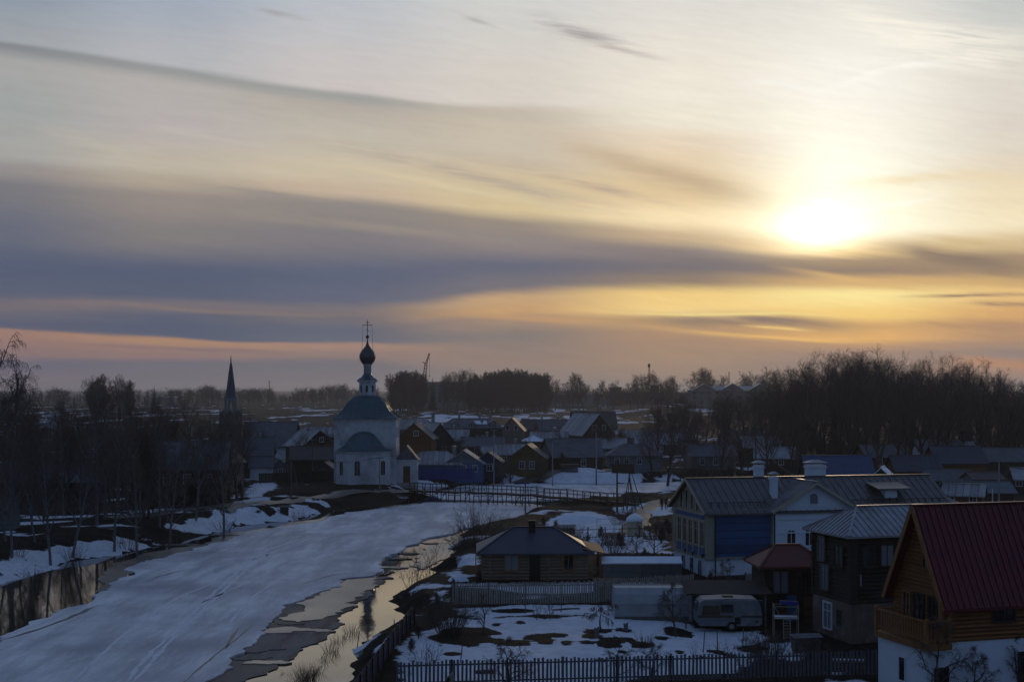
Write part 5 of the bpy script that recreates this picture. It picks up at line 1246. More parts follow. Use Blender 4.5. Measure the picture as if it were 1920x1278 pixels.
def wire(label, a, b, sag=.8):
    m = MB(); pr = None
    for i in range(17):
        t = i/16; q = Vector(a).lerp(Vector(b), t); q.z -= sag*4*t*(1-t)
        if pr is not None: m.tube(pr, q, .022, k=4, cap=False)
        pr = q
    tag(m.build('overhead_wire', M['iron']), label, 'wire')
wire('overhead wire from the left bank pole to the pole before the church', P3, P2); wire('overhead wire from the church pole to the blue fence pole', P2, P5)
wire('overhead wire between the blue fence pole and the lamp pole', P5, P6); wire('overhead wire between the lamp pole and the thick pale pole', P6, P7)
wire('overhead wire sagging from the crossed pole down to the manor roof', (P12[0], P12[1], P12[2]-1.2), (wx(1530,117), 117, 7.3), 1.6); wire('overhead wire from the left church yard pole across to the church', P4, (wx(640,219), 219, 7.5), .4)
wire('overhead wire along the right-hand cottages', P10, (wx(1990,180), 180, 5.2), .9)
# leaning poles of an old frame near the footbridge end
c = empty('pole_frame', G(1180, 958), 0, 'wigwam of leaning bare poles at the right end of the footbridge', 'poles')
for x0, y0, x1 in ((-.9,0,.1),(.9,.4,-.1),(1.9,.1,.2),(-.3,1.0,.1),(.35,-.6,0)): MB().tube((x0,y0,-.5),(x1,0,4.9),.07,.05,k=6).build('leaning_pole', M['dark_wood'], c)
# ---- crane, masts
def lattice(mb, a, b, w0, w1, n, t):
    a = Vector(a); b = Vector(b); d = (b-a).normalized(); x = d.cross(Vector((0,1,0))).normalized(); y = x.cross(d)
    prev = None
    for i in range(n+1):
        f = i/n; wd = w0+(w1-w0)*f; p = a.lerp(b, f); cur = [p+x*sx*wd+y*sy*wd for sx, sy in ((-1,-1),(1,-1),(1,1),(-1,1))]
        if prev:
            for k in range(4): mb.beam(prev[k], cur[k], t); mb.beam(prev[k], cur[(k+1)%4], t*.6)
        prev = cur
Y = 980; c = empty('crane', (wx(789,Y), Y, 0), 0, 'distant crane with a slanting lattice boom above the far grove', 'crane')
m = MB(); lattice(m, (0,0,3), (3.6,0,32), 1.0, .8, 14, .42); m.build('boom', M['rust'], c)
m = MB(); lattice(m, (3.6,0,32), (6.0,0,39.5), .6, .3, 6, .35); m.beam((3.6,0,32),(1.2,0,33.6),.5); m.build('jib', M['rust'], c)
m = MB(); m.tube((6.0,0,39.5),(6.0,0,24),.08,k=4); m.box(5.7,6.3,-.3,.3,23,24.2); m.build('hook', M['iron'], c)
m = MB(); m.box(-3,3,-3,3,-1,3.2); m.build('cab', M['rust'], c)
for lab, u, Y, top in (('tall telecom mast with dishes on the right horizon', 1217, 1250, 36.5), ('thin lattice mast on the left horizon', 505, 1500, 23.5), ('very thin aerial mast right of the mound tree on the horizon', 1367, 1100, 28.0)):
    c = empty('radio_mast', (wx(u,Y), Y, 0), 0, lab, 'mast'); m = MB(); lattice(m, (0,0,-2), (0,0,top), .5, .35, 16, .22 if u != 1367 else .12); m.build('mast', M['iron'], c)
    if u == 1217: MB().lathe([(.5,top-3),(1.1,top-2.6),(1.1,top+.2),(.4,top+.6)], 10).build('antenna', M['iron'], c)
# ---- greenhouses
def greenhouse(label, u0, u1, Y, h, W, snow, arch):
    L = wx(u1,Y)-wx(u0,Y); x = (wx(u0,Y)+wx(u1,Y))/2; c = empty('greenhouse', (x, Y, tz(x, Y)), 0, label, 'greenhouse')
    if arch:
        pr = [(-W/2,0),(-W/2,h*.5),(-W/2*.86,h*.78),(-W/2*.5,h*.95),(0,h),(W/2*.5,h*.95),(W/2*.86,h*.78),(W/2,h*.5),(W/2,0)]
        m = MB(); 
        for (y0, z0), (y1, z1) in zip(pr[:-1], pr[1:]): m.poly([(-L/2,y0,z0),(L/2,y0,z0),(L/2,y1,z1),(-L/2,y1,z1)])
        for s in (-1, 1): m.poly([(s*L/2, y, z) for y, z in (pr if s > 0 else pr[::-1])])
        m.build('cover', M['poly'], c)
        m = MB(); k = int(L/1.0)
        for i in range(k+1):
            xx = -L/2+L*i/k
            for (y0, z0), (y1, z1) in zip(pr[:-1], pr[1:]): m.beam((xx,y0*1.01,z0+.01),(xx,y1*1.01,z1+.01),.04)
        m.beam((-L/2,-W/2-.02,h*.5),(L/2,-W/2-.02,h*.5),.04); m.beam((-L/2-.02,-.0,h+.02),(L/2+.02,0,h+.02),.07,.04); m.build('frame', M['tin'], c)
        MB().box(-L/2-.03,L/2+.03,-W/2-.06,-W/2-.02,-.3,.28).build('base_board', M['grey_wood'], c)
    else:
        m = MB().box(-L/2,L/2,-W/2,W/2,-.3,h*.8); m.build('panes', M['glass_wall'], c)
        m = MB(); k = int(L/.7)
        for i in range(k+1): xx = -L/2+L*i/k; m.beam((xx,-W/2-.02,-.2),(xx,-W/2-.02,h*.8),.05)
        for z in (.02,h*.4,h*.79): m.beam((-L/2,-W/2-.03,z),(L/2,-W/2-.03,z),.05)
        m.build('frame', M['grey_wood'], c)
        m = MB(); m.poly([(-L/2-.1,-W/2-.2,h*.79),(L/2+.1,-W/2-.2,h*.79),(L/2+.1,0,h),(-L/2-.1,0,h)], .05); m.poly([(-L/2-.1,0,h),(L/2+.1,0,h),(L/2+.1,W/2+.2,h*.79),(-L/2-.1,W/2+.2,h*.79)], .05); ro = m.build('roof', M['poly'], c)
        if snow:
            m = MB(); m.poly([(-L/2-.08,-W/2-.22,h*.81+.05),(L/2+.08,-W/2-.2,h*.81+.05),(L/2+.08,.02,h+.09),(-L/2-.08,.02,h+.09)], .07); m.build('snow', M['snowcap'], ro)
greenhouse('snow-topped glass greenhouse right of the log cabin', 1128, 1274, 112, 1.65, 2.2, True, False)
greenhouse('long arched plastic greenhouse in the snowy garden', 1150, 1300, 92, 2.15, 2.8, False, True)
# ---- well hut
p = G(1190, 1002); c = empty('well_hut', (p[0], p[1], tz(p[0],p[1])), 0, 'small pale round-topped hut with snow on its roof beside the path', 'hut')
MB().lathe([(.78,-.3),(.78,1.45)], 8).build('wall', M['trim_cream'], c); MB().lathe([(.92,1.45),(.85,1.75),(.55,2.05),(.2,2.2),(.05,2.3)], 12).build('roof', M['snowcap'], c, True)
# ---- shelter and caravan
Y = 90.5; c = empty('carport', (wx(1360,Y), Y, 0), 0, 'dark open shelter standing over and behind the caravan', 'shelter')
m = MB().box(-2.35,2.35,.9,1.0,-.3,2.0); m.box(2.25,2.35,-1.6,.9,-.3,2.0); m.box(-2.35,-2.25,-1.2,.9,-.3,2.0); m.build('wall', M['bluegrey_board'], c)
MB().poly([(-2.7,-1.7,2.05),(2.7,-1.7,2.05),(2.7,1.4,2.5),(-2.7,1.4,2.5)], .1).build('roof', M['dark_wood'], c)
Y = 87.8; c = empty('caravan', (wx(1364,Y), Y, 0), 1, 'old white touring caravan with a brown stripe parked in the garden', 'caravan')
def profile(pts, y0, y1):
    m = MB(); n = len(pts); m.v = [(x,y0,z) for x, z in pts]+[(x,y1,z) for x, z in pts]
    m.f = [tuple(range(n)), tuple(n+i for i in reversed(range(n)))]+[((i+1)%n, i, n+i, n+(i+1)%n) for i in range(n)]; return m
pf = [(-1.85,.35),(1.8,.35),(1.98,.5),(2.0,1.0),(1.85,1.75),(1.65,1.98),(.0,2.04),(-1.6,1.98),(-1.85,1.8),(-2.0,1.1),(-1.98,.5)]
bo = profile(pf, -.95, .95).build('body', M['caravan_white'], c)
profile([(-1.98,.86),(1.99,.86),(2.0,1.0),(-1.99,1.0)], -.97, -.952).build('stripe', M['caravan_brown'], bo)
profile([(-1.75,1.02),(-.62,1.02),(-.68,1.62),(-1.68,1.62)], -.975, -.953).build('brown_panel', M['caravan_brown'], bo)
window(bo, (-.55,-.955,1.22), (1,0), .7, .42, 'caravan_brown', 'pane', .05, '', .03)
d = MB().box(.25,.68,-.985,-.953,.42,1.75).build('door', M['caravan_white'], bo); MB().box(.28,.65,-.995,-.986,.46,.9).build('lower_door_panel', M['black'], d)
window(bo, (-2.0,.35,1.2), (0,-1), .7, .45, 'caravan_white', 'pane', .04, '', .03)
for s in (-1, 1):
    w_ = MB().tube((.1,s*.99,.32),(.1,s*.78,.32),.31,k=16).build('wheel', M['black'], c); MB().tube((.1,s*1.0,.32),(.1,s*.992,.32),.16,k=12).build('hub', M['tin'], w_)
MB().box(-.3,.3,-.3,.3,2.02,2.12).build('roof_vent', M['caravan_brown'], bo); MB().box(-1.99,1.99,-.962,-.953,1.90,1.94).build('roof_trim', M['tin'], bo); MB().box(1.55,1.75,-.975,-.955,.55,.68).build('tail_lamp', M['red_rust'], bo)
m = MB().beam((-1.9,-.45,.38),(-2.75,0,.42),.07); m.beam((-1.9,.45,.38),(-2.75,0,.42),.07); m.tube((-2.6,0,0),(-2.6,0,.45),.04,k=6); m.build('drawbar', M['iron'], c)
# ---- play stand
Y = 85; c = empty('play_frame', (wx(1473,Y), Y, -.05), -6, 'pale metal climbing stand with a ladder and a blue tarp in the garden', 'play stand')
m = MB()
for x in (-.72,.72):
    for y in (-.5,.5): m.beam((x,y,0),(x,y,2.05),.05)
for z in (1.3,1.95):
    m.beam((-.72,-.5,z),(.72,-.5,z),.045); m.beam((-.72,.5,z),(.72,.5,z),.045); m.beam((-.72,-.5,z),(-.72,.5,z),.045); m.beam((.72,-.5,z),(.72,.5,z),.045)
m.beam((-.72,-.5,1.95),(-.4,-.5,1.5),.04); m.beam((.72,-.5,1.95),(.4,-.5,1.5),.04); m.build('frame', M['pale_wood'], c)
MB().box(-.7,.7,-.48,.48,1.22,1.28).build('platform', M['snowcap'], c)
m = MB(); m.beam((-.18,-.8,0),(-.18,-.52,1.3),.045); m.beam((.22,-.8,0),(.22,-.52,1.3),.045)
for i in range(7): m.beam((-.18,-.78+.04*i,.15+i*.17),(.22,-.78+.04*i,.15+i*.17),.035)
m.build('ladder', M['pale_wood'], c)
MB().poly([(-.35,-.4,2.3),(.7,-.4,2.25),(.8,.45,2.15),(-.3,.5,2.2)], .22).build('tarp', M['tarp_blue'], c)
# ---- two people on the path
def person(u, Y, label, lean, stride, tall):
    x = wx(u, Y); c = empty('person', (x, Y, tz(x, Y)+.05), lean, label, 'person')
    s = tall/1.75
    J = {'pel':(0,0,.95),'wst':(0,0,1.1),'chest':(0,.02,1.35),'neck':(0,.01,1.5),'head':(0,-.01,1.62),'top':(0,0,1.72)}
    V_ = [J[k] for k in ('pel','wst','chest','neck','head','top')]; Ed = [(0,1),(1,2),(2,3),(3,4),(4,5)]; Rd = [.15,.15,.18,.06,.10,.07]
    for sd in (-1, 1):
        k = len(V_); st = sd*stride
        V_ += [(sd*.1,0,.88),(sd*.11,st*.5-.03,.5),(sd*.11,st,.09),(sd*.12,st-.16,.04)]; Rd += [.11,.075,.05,.045]; Ed += [(0,k),(k,k+1),(k+1,k+2),(k+2,k+3)]
        k = len(V_); V_ += [(sd*.2,.02,1.42),(sd*.26,.03-st*.2,1.13),(sd*.25,-.06-st*.4,.88),(sd*.25,-.09-st*.4,.78)]; Rd += [.075,.06,.045,.035]; Ed += [(2,k),(k,k+1),(k+1,k+2),(k+2,k+3)]
    me = bpy.data.meshes.new('person_body'); me.from_pydata([tuple(a*s for a in v) for v in V_], Ed, []); me.update()
    o = bpy.data.objects.new('body', me); COL.objects.link(o); o.parent = c
    md = o.modifiers.new('skin', 'SKIN'); sv = me.skin_vertices[0].data
    for v, r in zip(sv, Rd): v.radius = (r*s, r*s*.85)
    sv[0].use_root = True; o.modifiers.new('sub', 'SUBSURF').levels = 1; me.materials.append(M['cloth'])
    MB().lathe([(.03,1.5*s),(.085,1.56*s),(.1,1.63*s),(.085,1.70*s),(.02,1.74*s)], 10, c=(0,-.015)).build('head', M['skin'], o, True)
    MB().lathe([(.098,1.62*s),(.115,1.66*s),(.095,1.72*s),(.03,1.765*s)], 10, c=(0,.012)).build('hair', M['hair'], o, True)
    MB().lathe([(.17,.72*s),(.18,.95*s),(.165,1.15*s),(.2,1.38*s),(.1,1.5*s)], 10).build('coat', M['cloth'], o, True)
person(1241, 172, 'person in dark clothes walking on the path, on the left of two', 8, .2, 1.6)
person(1249, 174, 'person in a dark coat walking on the path, on the right of two', -10, -.16, 1.65)
# ---- board on a slanted post at the bottom edge
Y = 69.2; c = empty('bird_house', (wx(838,Y), Y, -.2), 0, 'pale diamond-shaped wooden board on a dark slanting post at the bottom edge', 'bird house')
m = MB().beam((-.45,0,-.2),(.12,0,1.0),.2,.12); m.build('post', M['dark_wood'], c)
m = MB(); q = [(0,.28),(.3,.62),(.18,1.0),(-.12,.72)]; m.poly([(x+.1,-.1,z+.28) for x, z in q], .16, (0,1,0)); m.build('board', M['pale_wood'], c)
# ---- pale stumps / pruned whitewashed trees in the garden
for lab, u, v, hh in (('whitewashed pruned stump in the middle of the snowy garden', 1119, 1198, .75), ('smaller whitewashed stump under the arched greenhouse', 1173, 1184, .55)):
    p = G(u, v); c = empty('tree_stump', p, 20, lab, 'stump')
    m = MB().tube((0,0,-.1),(.02,0,hh*.75),.17,.13,k=9); m.tube((.02,0,hh*.7),(.14,.02,hh),.09,.07,k=7); m.tube((.0,0,hh*.7),(-.12,.02,hh*.95),.08,.06,k=7); m.build('trunk', M['birch'], c)
# ---- snow piles, boxes, boat
def pile(name, label, u, v, a, b, hh, mat, cat, seed=1):
    p = G(u, v); rnd = random.Random(seed); m = MB(); n = 18; rings = 6
    for j in range(rings):
        f = j/(rings-1)
        for i in range(n):
            t = 2*math.pi*i/n; r = (1-f)**.75*(1+.16*math.sin(3*t+seed)+rnd.uniform(-.07,.07)); m.v.append((a*r*math.cos(t), b*r*math.sin(t), -.15+(hh+.15)*math.sin(f*math.pi/2)+rnd.uniform(-.03,.03)))
    m.f = [(j*n+i, j*n+(i+1)%n, (j+1)*n+(i+1)%n, (j+1)*n+i) for j in range(rings-1) for i in range(n)]
    o = m.build(name, M[mat], None, True); o.location = (p[0], p[1], tz(p[0],p[1])); tag(o, label, cat)
pile('snow_pile', 'grey-white snow pile left of the log cabin', 858, 1088, .9, .6, .55, 'snowcap', 'snow pile', 1)
pile('snow_pile', 'long low snow pile beside the long dark cottage road', 1095, 884, 3.2, 1.0, .55, 'snowcap', 'snow pile', 2)
pile('snow_pile', 'broad snow hump behind the cabin roof', 1085, 972, 3.4, 1.6, .6, 'snowcap', 'snow pile', 3)
for lab, u, v in (('dark box beside the path pole on the left bank', 533, 955),):
    p = G(u, v); c = empty('storage_box', (p[0],p[1],tz(p[0],p[1])), 5, lab, 'box'); MB().box(-.5,.5,-.4,.4,-.2,.8).build('body', M['dark_wood'], c); MB().poly([(-.6,-.5,.82),(.6,-.5,.82),(.6,.5,1.0),(-.6,.5,1.0)], .06).build('lid', M['iron'], c)
p = G(1115, 1075); c = empty('garden_gate', G(1136,1008), 0, 'pale gate-like metal frame standing behind the cabin', 'gate'); m = MB()
for x in (-.9,.9): m.beam((x,0,-.3),(x,0,1.9),.08)
m.beam((-.9,0,1.9),(.9,0,1.9),.08); m.beam((-.9,0,.9),(.9,0,.9),.05); m.build('frame', M['trim_white'], c)
pl = G(1590, 1240); c = empty('plank_stack', (pl[0],pl[1],0), -8, 'pale boards with snow lying beside the dark log house', 'boards')
for i in range(3): MB().box(-1.0,.9,-.2+i*.22,-.02+i*.22,.02,.12).build('board', M['snowcap' if i == 1 else 'pale_wood'], c)

def woodpile(label, u, v, L, hh, rot, seed):
    p = G(u, v); c = empty('wood_pile', (p[0], p[1], tz(p[0],p[1])), rot, label, 'wood pile'); r_ = random.Random(seed); m = MB()
    z = .08
    while z < hh:
        x = -L/2+r_.uniform(0,.1)
        while x < L/2: m.tube((x, -.25+r_.uniform(-.05,.05), z), (x+r_.gauss(0,.02), .25, z), r_.uniform(.06,.09), k=6); x += .165
        z += .15
    m.build('logs', M['grey_wood'], c); MB().poly([(-L/2-.1,-.35,hh+.1),(L/2+.1,-.35,hh+.1),(L/2+.1,.4,hh+.22),(-L/2-.1,.4,hh+.22)], .04).build('cover', M['rust' if seed%2 else 'slate'], c)
for a_ in (('stack of split logs against the right end of the cabin fence', 1140, 1112, 2.0, .9, 4, 1),('log stack beside the thicket and the play stand', 1512, 1222, 1.6, .8, 10, 2),('log stack behind the cabin near the round hut', 1150, 1020, 2.2, 1.0, -6, 3),('log stack by the river behind the cabin roof', 1062, 1002, 1.8, .9, 8, 4),('log stack in front of the long dark cottage', 1068, 889, 3.0, 1.2, 5, 5)): woodpile(*a_)
for lab, u, v, hh, ln in (('thin stake leaning in the snow below the caravan', 1318, 1222, 1.2, .1),('thin upright stake below the caravan door', 1346, 1218, 1.1, -.05),('slim stake at the right of the caravan', 1392, 1216, 1.3, .06),('grey post left of the tiny fruit trees', 985, 1150, 1.0, 0),('post with a dark top in the upper snow strip', 1052, 1150, 1.1, .02),('leaning grey post before the bush mass', 862, 1240, 1.0, .15),('wooden post on the river bank below the fence', 742, 1196, 1.1, -.1),('old mooring post standing in the shallows', 668, 1175, 1.0, .2),('grey stake beside the glass greenhouse', 1118, 1082, 1.6, 0)):
    p = G(u, v); tag(MB().tube((0,0,-.4),(ln,0,hh),.035,.03,k=6).build('garden_stake', M['grey_wood'], None, loc=(p[0],p[1],tz(p[0],p[1]))), lab, 'stake')
# ================================================================ trees
def tubes(name, segs, sides, mat):
    A = np.array([s[0] for s in segs]); B = np.array([s[1] for s in segs]); ra = np.array([s[2] for s in segs]); rb = np.array([s[3] for s in segs])
    D = B-A; D /= np.linalg.norm(D, axis=1)[:, None]+1e-9
    up = np.where(np.abs(D[:, 2:3]) < .9, np.array([[0,0,1.]]), np.array([[1.,0,0]])); x = np.cross(D, up); x /= np.linalg.norm(x, axis=1)[:, None]; y = np.cross(x, D)
    t = np.arange(sides)*2*np.pi/sides; n = len(A)
    c, s_ = np.cos(t)[None, :, None], np.sin(t)[None, :, None]
    ring = x[:, None, :]*c+y[:, None, :]*s_
    v = np.concatenate([A[:, None, :]+ring*ra[:, None, None], B[:, None, :]+ring*rb[:, None, None]], 1).reshape(-1, 3)
    i = np.arange(sides); j = (i+1) % sides; f = np.stack([i, j, j+sides, i+sides], -1)[None]+(np.arange(n)*2*sides)[:, None, None]
    return fast_mesh(name, v, f.reshape(-1, 4), mat)
def rot_dir(d, ang, az):
    d = Vector(d); a = d.cross(Vector((0,0,1)) if abs(d.z) < .95 else Vector((1,0,0))).normalized()
    q = Matrix.Rotation(az, 3, d) @ (Matrix.Rotation(ang, 3, a) @ d); return q.normalized()
TK = {
 # height-independent shape: clear = bare trunk share, l1 = limb length share, a1 = limb angle, n = children per level, droop of twigs
 'broad':  dict(clear=.26, n=(14,9,9,4), l1=.44, a1=50, up=.55, droop=.04, top=1.9, wob=.17, r=.022, tw=.010, tl=.70),
 'tall':   dict(clear=.30, n=(17,9,8,3), l1=.33, a1=40, up=.50, droop=.05, top=1.7, wob=.13, r=.016, tw=.010, tl=.78),
 'birch':  dict(clear=.28, n=(18,8,7,3), l1=.30, a1=44, up=.28, droop=-.95, top=1.2, wob=.11, r=.011, tw=.008, tl=.86),
 'apple':  dict(clear=.22, n=(9,8,8,3), l1=.62, a1=62, up=.05, droop=-.22, top=.7, wob=.28, r=.030, tw=.007),
 'umbrella': dict(clear=.55, n=(8,8,8,3), l1=.55, a1=70, up=-.35, droop=-.6, top=.95, wob=.25, r=.030, tw=.007),
 'thicket': dict(clear=.04, n=(22,10,9,3), l1=.36, a1=34, up=.55, droop=.1, top=1.5, wob=.13, r=.014, tw=.012, tl=.74),
}
def gen(kind, H_, seed, detail=1.0, nlev=4):
    k = TK[kind]; rnd = random.Random(seed); S = [[], [], [], [], []]
    def path(p, d, L, r, r_end, nseg, lvl, bend):
        pts = [(Vector(p), r)]; d = Vector(d)
        for i in range(nseg):
            d = (d+Vector((rnd.gauss(0,1), rnd.gauss(0,1), rnd.gauss(0,.6)))*k['wob']+Vector((0,0,bend/nseg*2))).normalized()
            q = pts[-1][0]+d*L/nseg; rr_ = r+(r_end-r)*(i+1)/nseg; S[lvl].append((tuple(pts[-1][0]), tuple(q), pts[-1][1], rr_)); pts.append((q, rr_))
        return pts
    def at(pts, f):
        x = f*(len(pts)-1); i = min(int(x), len(pts)-2); t = x-i; return pts[i][0].lerp(pts[i+1][0], t), pts[i][1]*(1-t)+pts[i+1][1]*t, (pts[i+1][0]-pts[i][0]).normalized()
    R0 = k['r']*H_
    sd = k['wob']; k = dict(k); k['wob'] = sd*.35
    trunk = path((0,0,-.3), (rnd.gauss(0,.03), rnd.gauss(0,.03), 1), H_*k.get('tl',.97), R0, (.05 if 'tl' in k else .02)*H_/12, 9, 0, .2); k['wob'] = sd
    n1 = k['n'][0]; az = rnd.uniform(0, 6.28)
    for i in range(n1):
        f = k['clear']+(1-k['clear'])*((i+rnd.random()*.7)/n1)*.97; p, r, d = at(trunk, f); az += 2.4+rnd.gauss(0,.3)
        g = (f-k['clear'])/(1-k['clear']); L = H_*k['l1']*(1-(1-min(k['top']*.45,.9))*g**1.3)*rnd.uniform(.7,1.15)
        dd = rot_dir(d, R(k['a1']*(1-.4*g)+rnd.gauss(0,7)), az); limb = path(p, dd, L, min(r*.62, R0*.5), .012, 5, 1, k['up'])
        n2 = max(3, int(k['n'][1]*detail))
        for j in range(n2):
            f2 = .22+.78*(j+rnd.random())/n2; p2, r2, d2 = at(limb, min(f2,.99)); L2 = L*.46*(1.1-.55*f2)*rnd.uniform(.7,1.2)
            b2 = path(p2, rot_dir(d2, R(rnd.uniform(28,60)), rnd.uniform(0,6.28)), L2, max(r2*.55,.016), .009, 3, 2, k['up']*.6+k['droop']*.3)
            n3 = max(3, int(k['n'][2]*detail))
            for m_ in range(n3):
                f3 = .15+.85*(m_+rnd.random())/n3; p3, r3, d3 = at(b2, min(f3,.99)); L3 = max(.25, L2*.5)*rnd.uniform(.6,1.2)
                b3 = path(p3, rot_dir(d3, R(rnd.uniform(22,62)), rnd.uniform(0,6.28)), L3, k['tw']*1.1, k['tw']*.6, 2, 3, k['droop'])
                if nlev > 3:
                    for _ in range(k['n'][3]):
                        p4, r4, d4 = at(b3, rnd.uniform(.15,.98)); path(p4, rot_dir(d4, R(rnd.uniform(20,55)), rnd.uniform(0,6.28)), L3*rnd.uniform(.4,.8), k['tw']*.75, k['tw']*.45, 1, 4, k['droop'])
    return S
PROTO = {}
def proto(kind, H_, seed, barkm='bark', twigm='twig', detail=1.0, nlev=4, tscale=1.0):
    S = gen(kind, H_, seed, detail, nlev)
    if tscale != 1.0:
        for l in (2,3,4): S[l] = [(a,b,r0*tscale,r1*tscale) for a,b,r0,r1 in S[l]]
    tm = tubes('trunk', S[0]+(S[1] if kind == 'thicket' else []), 8 if kind != 'thicket' else 5, M[barkm]); 
    lm = tubes('limbs', S[1], 5, M[barkm]); cm = tubes('crown', S[2]+S[3]+S[4], 3, M[twigm])
    return tm, lm, cm
def plant(key, u, Y, H_, label, group=None, cat='tree', name='bare_tree', rz=None, zoff=0.0, lean=0.0, wide=1.0, x=None):
    tm, lm, cm, h0 = PROTO[key]; x = wx(u, Y) if x is None else x; rnd = random.Random(int(x*13+Y*7)); s = H_/h0
    o = empty(name, (x, Y, tz(x, Y)-.05+zoff), 0, label, cat, group); o.rotation_euler = (0, lean, rnd.uniform(0, 6.28) if rz is None else rz); o.scale = (s*wide, s*wide, s)
    for nm, me in ((('stems' if key == 'thick' else 'trunk', tm), ('crown', cm)) if key in ('thick','farC','farD') else (('trunk', tm), ('limbs', lm), ('crown', cm))):
        c = bpy.data.objects.new(nm, me); COL.objects.link(c); c.parent = o
    return o
for key, kind, h0, seed, bk, tw, det, nl, ts in (
    ('broadA','broad',16,1,'bark','twig',1,4,1.0), ('broadB','broad',16,2,'bark','twig',1,4,1.0), ('broadC','broad',15,3,'bark','twig',.9,4,1.0),
    ('tallA','tall',17,4,'bark','twig',1,4,1.0), ('tallB','tall',17,5,'bark','twig',1,4,1.0),
    ('birchA','birch',15,6,'birch','twig',1,4,1.0), ('birchB','birch',15,7,'birch','twig',1,4,1.0),
    ('thick','thicket',6,31,'bark','twig',1,4,.8), ('appleA','apple',4,8,'bark','twig',1,4,1.0), ('appleB','apple',4,9,'bark','twig',.9,4,1.0), ('umbA','umbrella',3,10,'bark','twig',1,4,1.0),
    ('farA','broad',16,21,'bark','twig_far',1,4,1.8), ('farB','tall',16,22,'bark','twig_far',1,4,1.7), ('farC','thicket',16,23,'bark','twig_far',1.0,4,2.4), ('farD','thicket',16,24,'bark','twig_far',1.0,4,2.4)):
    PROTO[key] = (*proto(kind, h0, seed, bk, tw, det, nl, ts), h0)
rnd = random.Random(77)
# ---- forest on the right: rows from front to back; outline heights follow the photograph
def top_v(u):
    P = [(1150,712),(1240,722),(1300,700),(1330,712),(1400,716),(1440,708),(1480,688),(1530,668),(1560,662),(1600,655),(1660,655),(1690,676),(1730,672),(1770,668),(1810,676),(1850,684),(1900,700),(1960,712)]
    for (a, b), (c, d) in zip(P[:-1], P[1:]):
        if a <= u <= c: return b+(d-b)*(u-a)/(c-a)
    return 715
FL = 'tall bare tree in the dense wood behind the right-hand cottages'
nF = 0
for row, (Y0, n, u0, u1, dv) in enumerate(((268,12,1480,1935,34),(300,16,1450,1940,12),(335,20,1430,1945,0),(385,18,1440,1950,6))):
    for i in range(n):
        u = u0+(u1-u0)*(i+rnd.uniform(.1,.9))/n; Y = Y0+rnd.uniform(-14,14); tv = top_v(u)+dv+rnd.uniform(-5,20)
        z = tz(wx(u,Y),Y); plant(rnd.choice(['broadA','broadB','broadC','tallA','tallB']), u, Y, wz(tv, Y)-z, FL, 'bare trees of the right-hand wood', wide=rnd.uniform(.95,1.3)); nF += 1
FL2 = 'bare tree of the thin belt between the village and the right-hand wood'
for i in range(26):
    u = 1225+(1500-1225)*(i+rnd.random())/26; Y = rnd.uniform(275,430); tv = (738 if u < 1330 else 735-(u-1330)*.12)+rnd.uniform(0,34)
    plant(rnd.choice(['broadA','broadB','broadC','tallA']), u, Y, wz(tv, Y)-tz(wx(u,Y),Y), FL2, 'bare trees between the village and the wood')
FL3 = 'bare tree standing close behind the manor roof and the blue shed'
for u, Y, tv, lab in ((1440,228,765,'bare tree rising just left of the wide manor chimney'),(1480,240,770,'bare tree between the two groups of manor chimneys'),(1350,250,770,'bare tree left of the street lamp pole'),(1400,215,800,'small bare tree behind the pair of manor chimneys'),(1645,232,735,'tall bare tree at the right end of the blue shed roof'),(1700,246,738,'tall bare tree above the left end of the brown cottage'),(1745,250,742,'tall bare tree between the brown cottage and the orange gable'),(1600,238,745,'tall bare tree above the middle of the blue shed roof'),(1860,262,730,'tall bare tree above the green-walled cottage'),(1300,262,768,'bare tree right of the big crooked tree'),(1500,222,800,'small bare tree at the left end of the blue shed roof')):
    plant(rnd.choice(['broadA','broadC','tallB']), u, Y, wz(tv, Y)-tz(wx(u,Y),Y), lab, 'bare trees behind the manor')
plant('broadB', 1250, 232, wz(752,232), 'big crooked dark tree leaning right above the village path', lean=.10, rz=.6)
plant('broadC', 1222, 250, wz(790,250), 'lower spreading tree beside the big crooked one')
for i in range(30):
    u = 1445+490*(i+rnd.random())/30; Y = rnd.uniform(262, 345)
    plant('thick', u, Y, rnd.uniform(4.5, 8.5), 'low leafless undergrowth bush at the foot of the right-hand wood', 'undergrowth of the right-hand wood', 'bush', 'bush', wide=1.5)
for i in range(14):
    u = 20+440*(i+rnd.random())/14; Y = rnd.uniform(165, 235)
    plant('thick', u, Y, rnd.uniform(2.5, 5), 'low leafless undergrowth bush on the dark left bank', 'undergrowth of the left grove', 'bush', 'bush', wide=1.5)
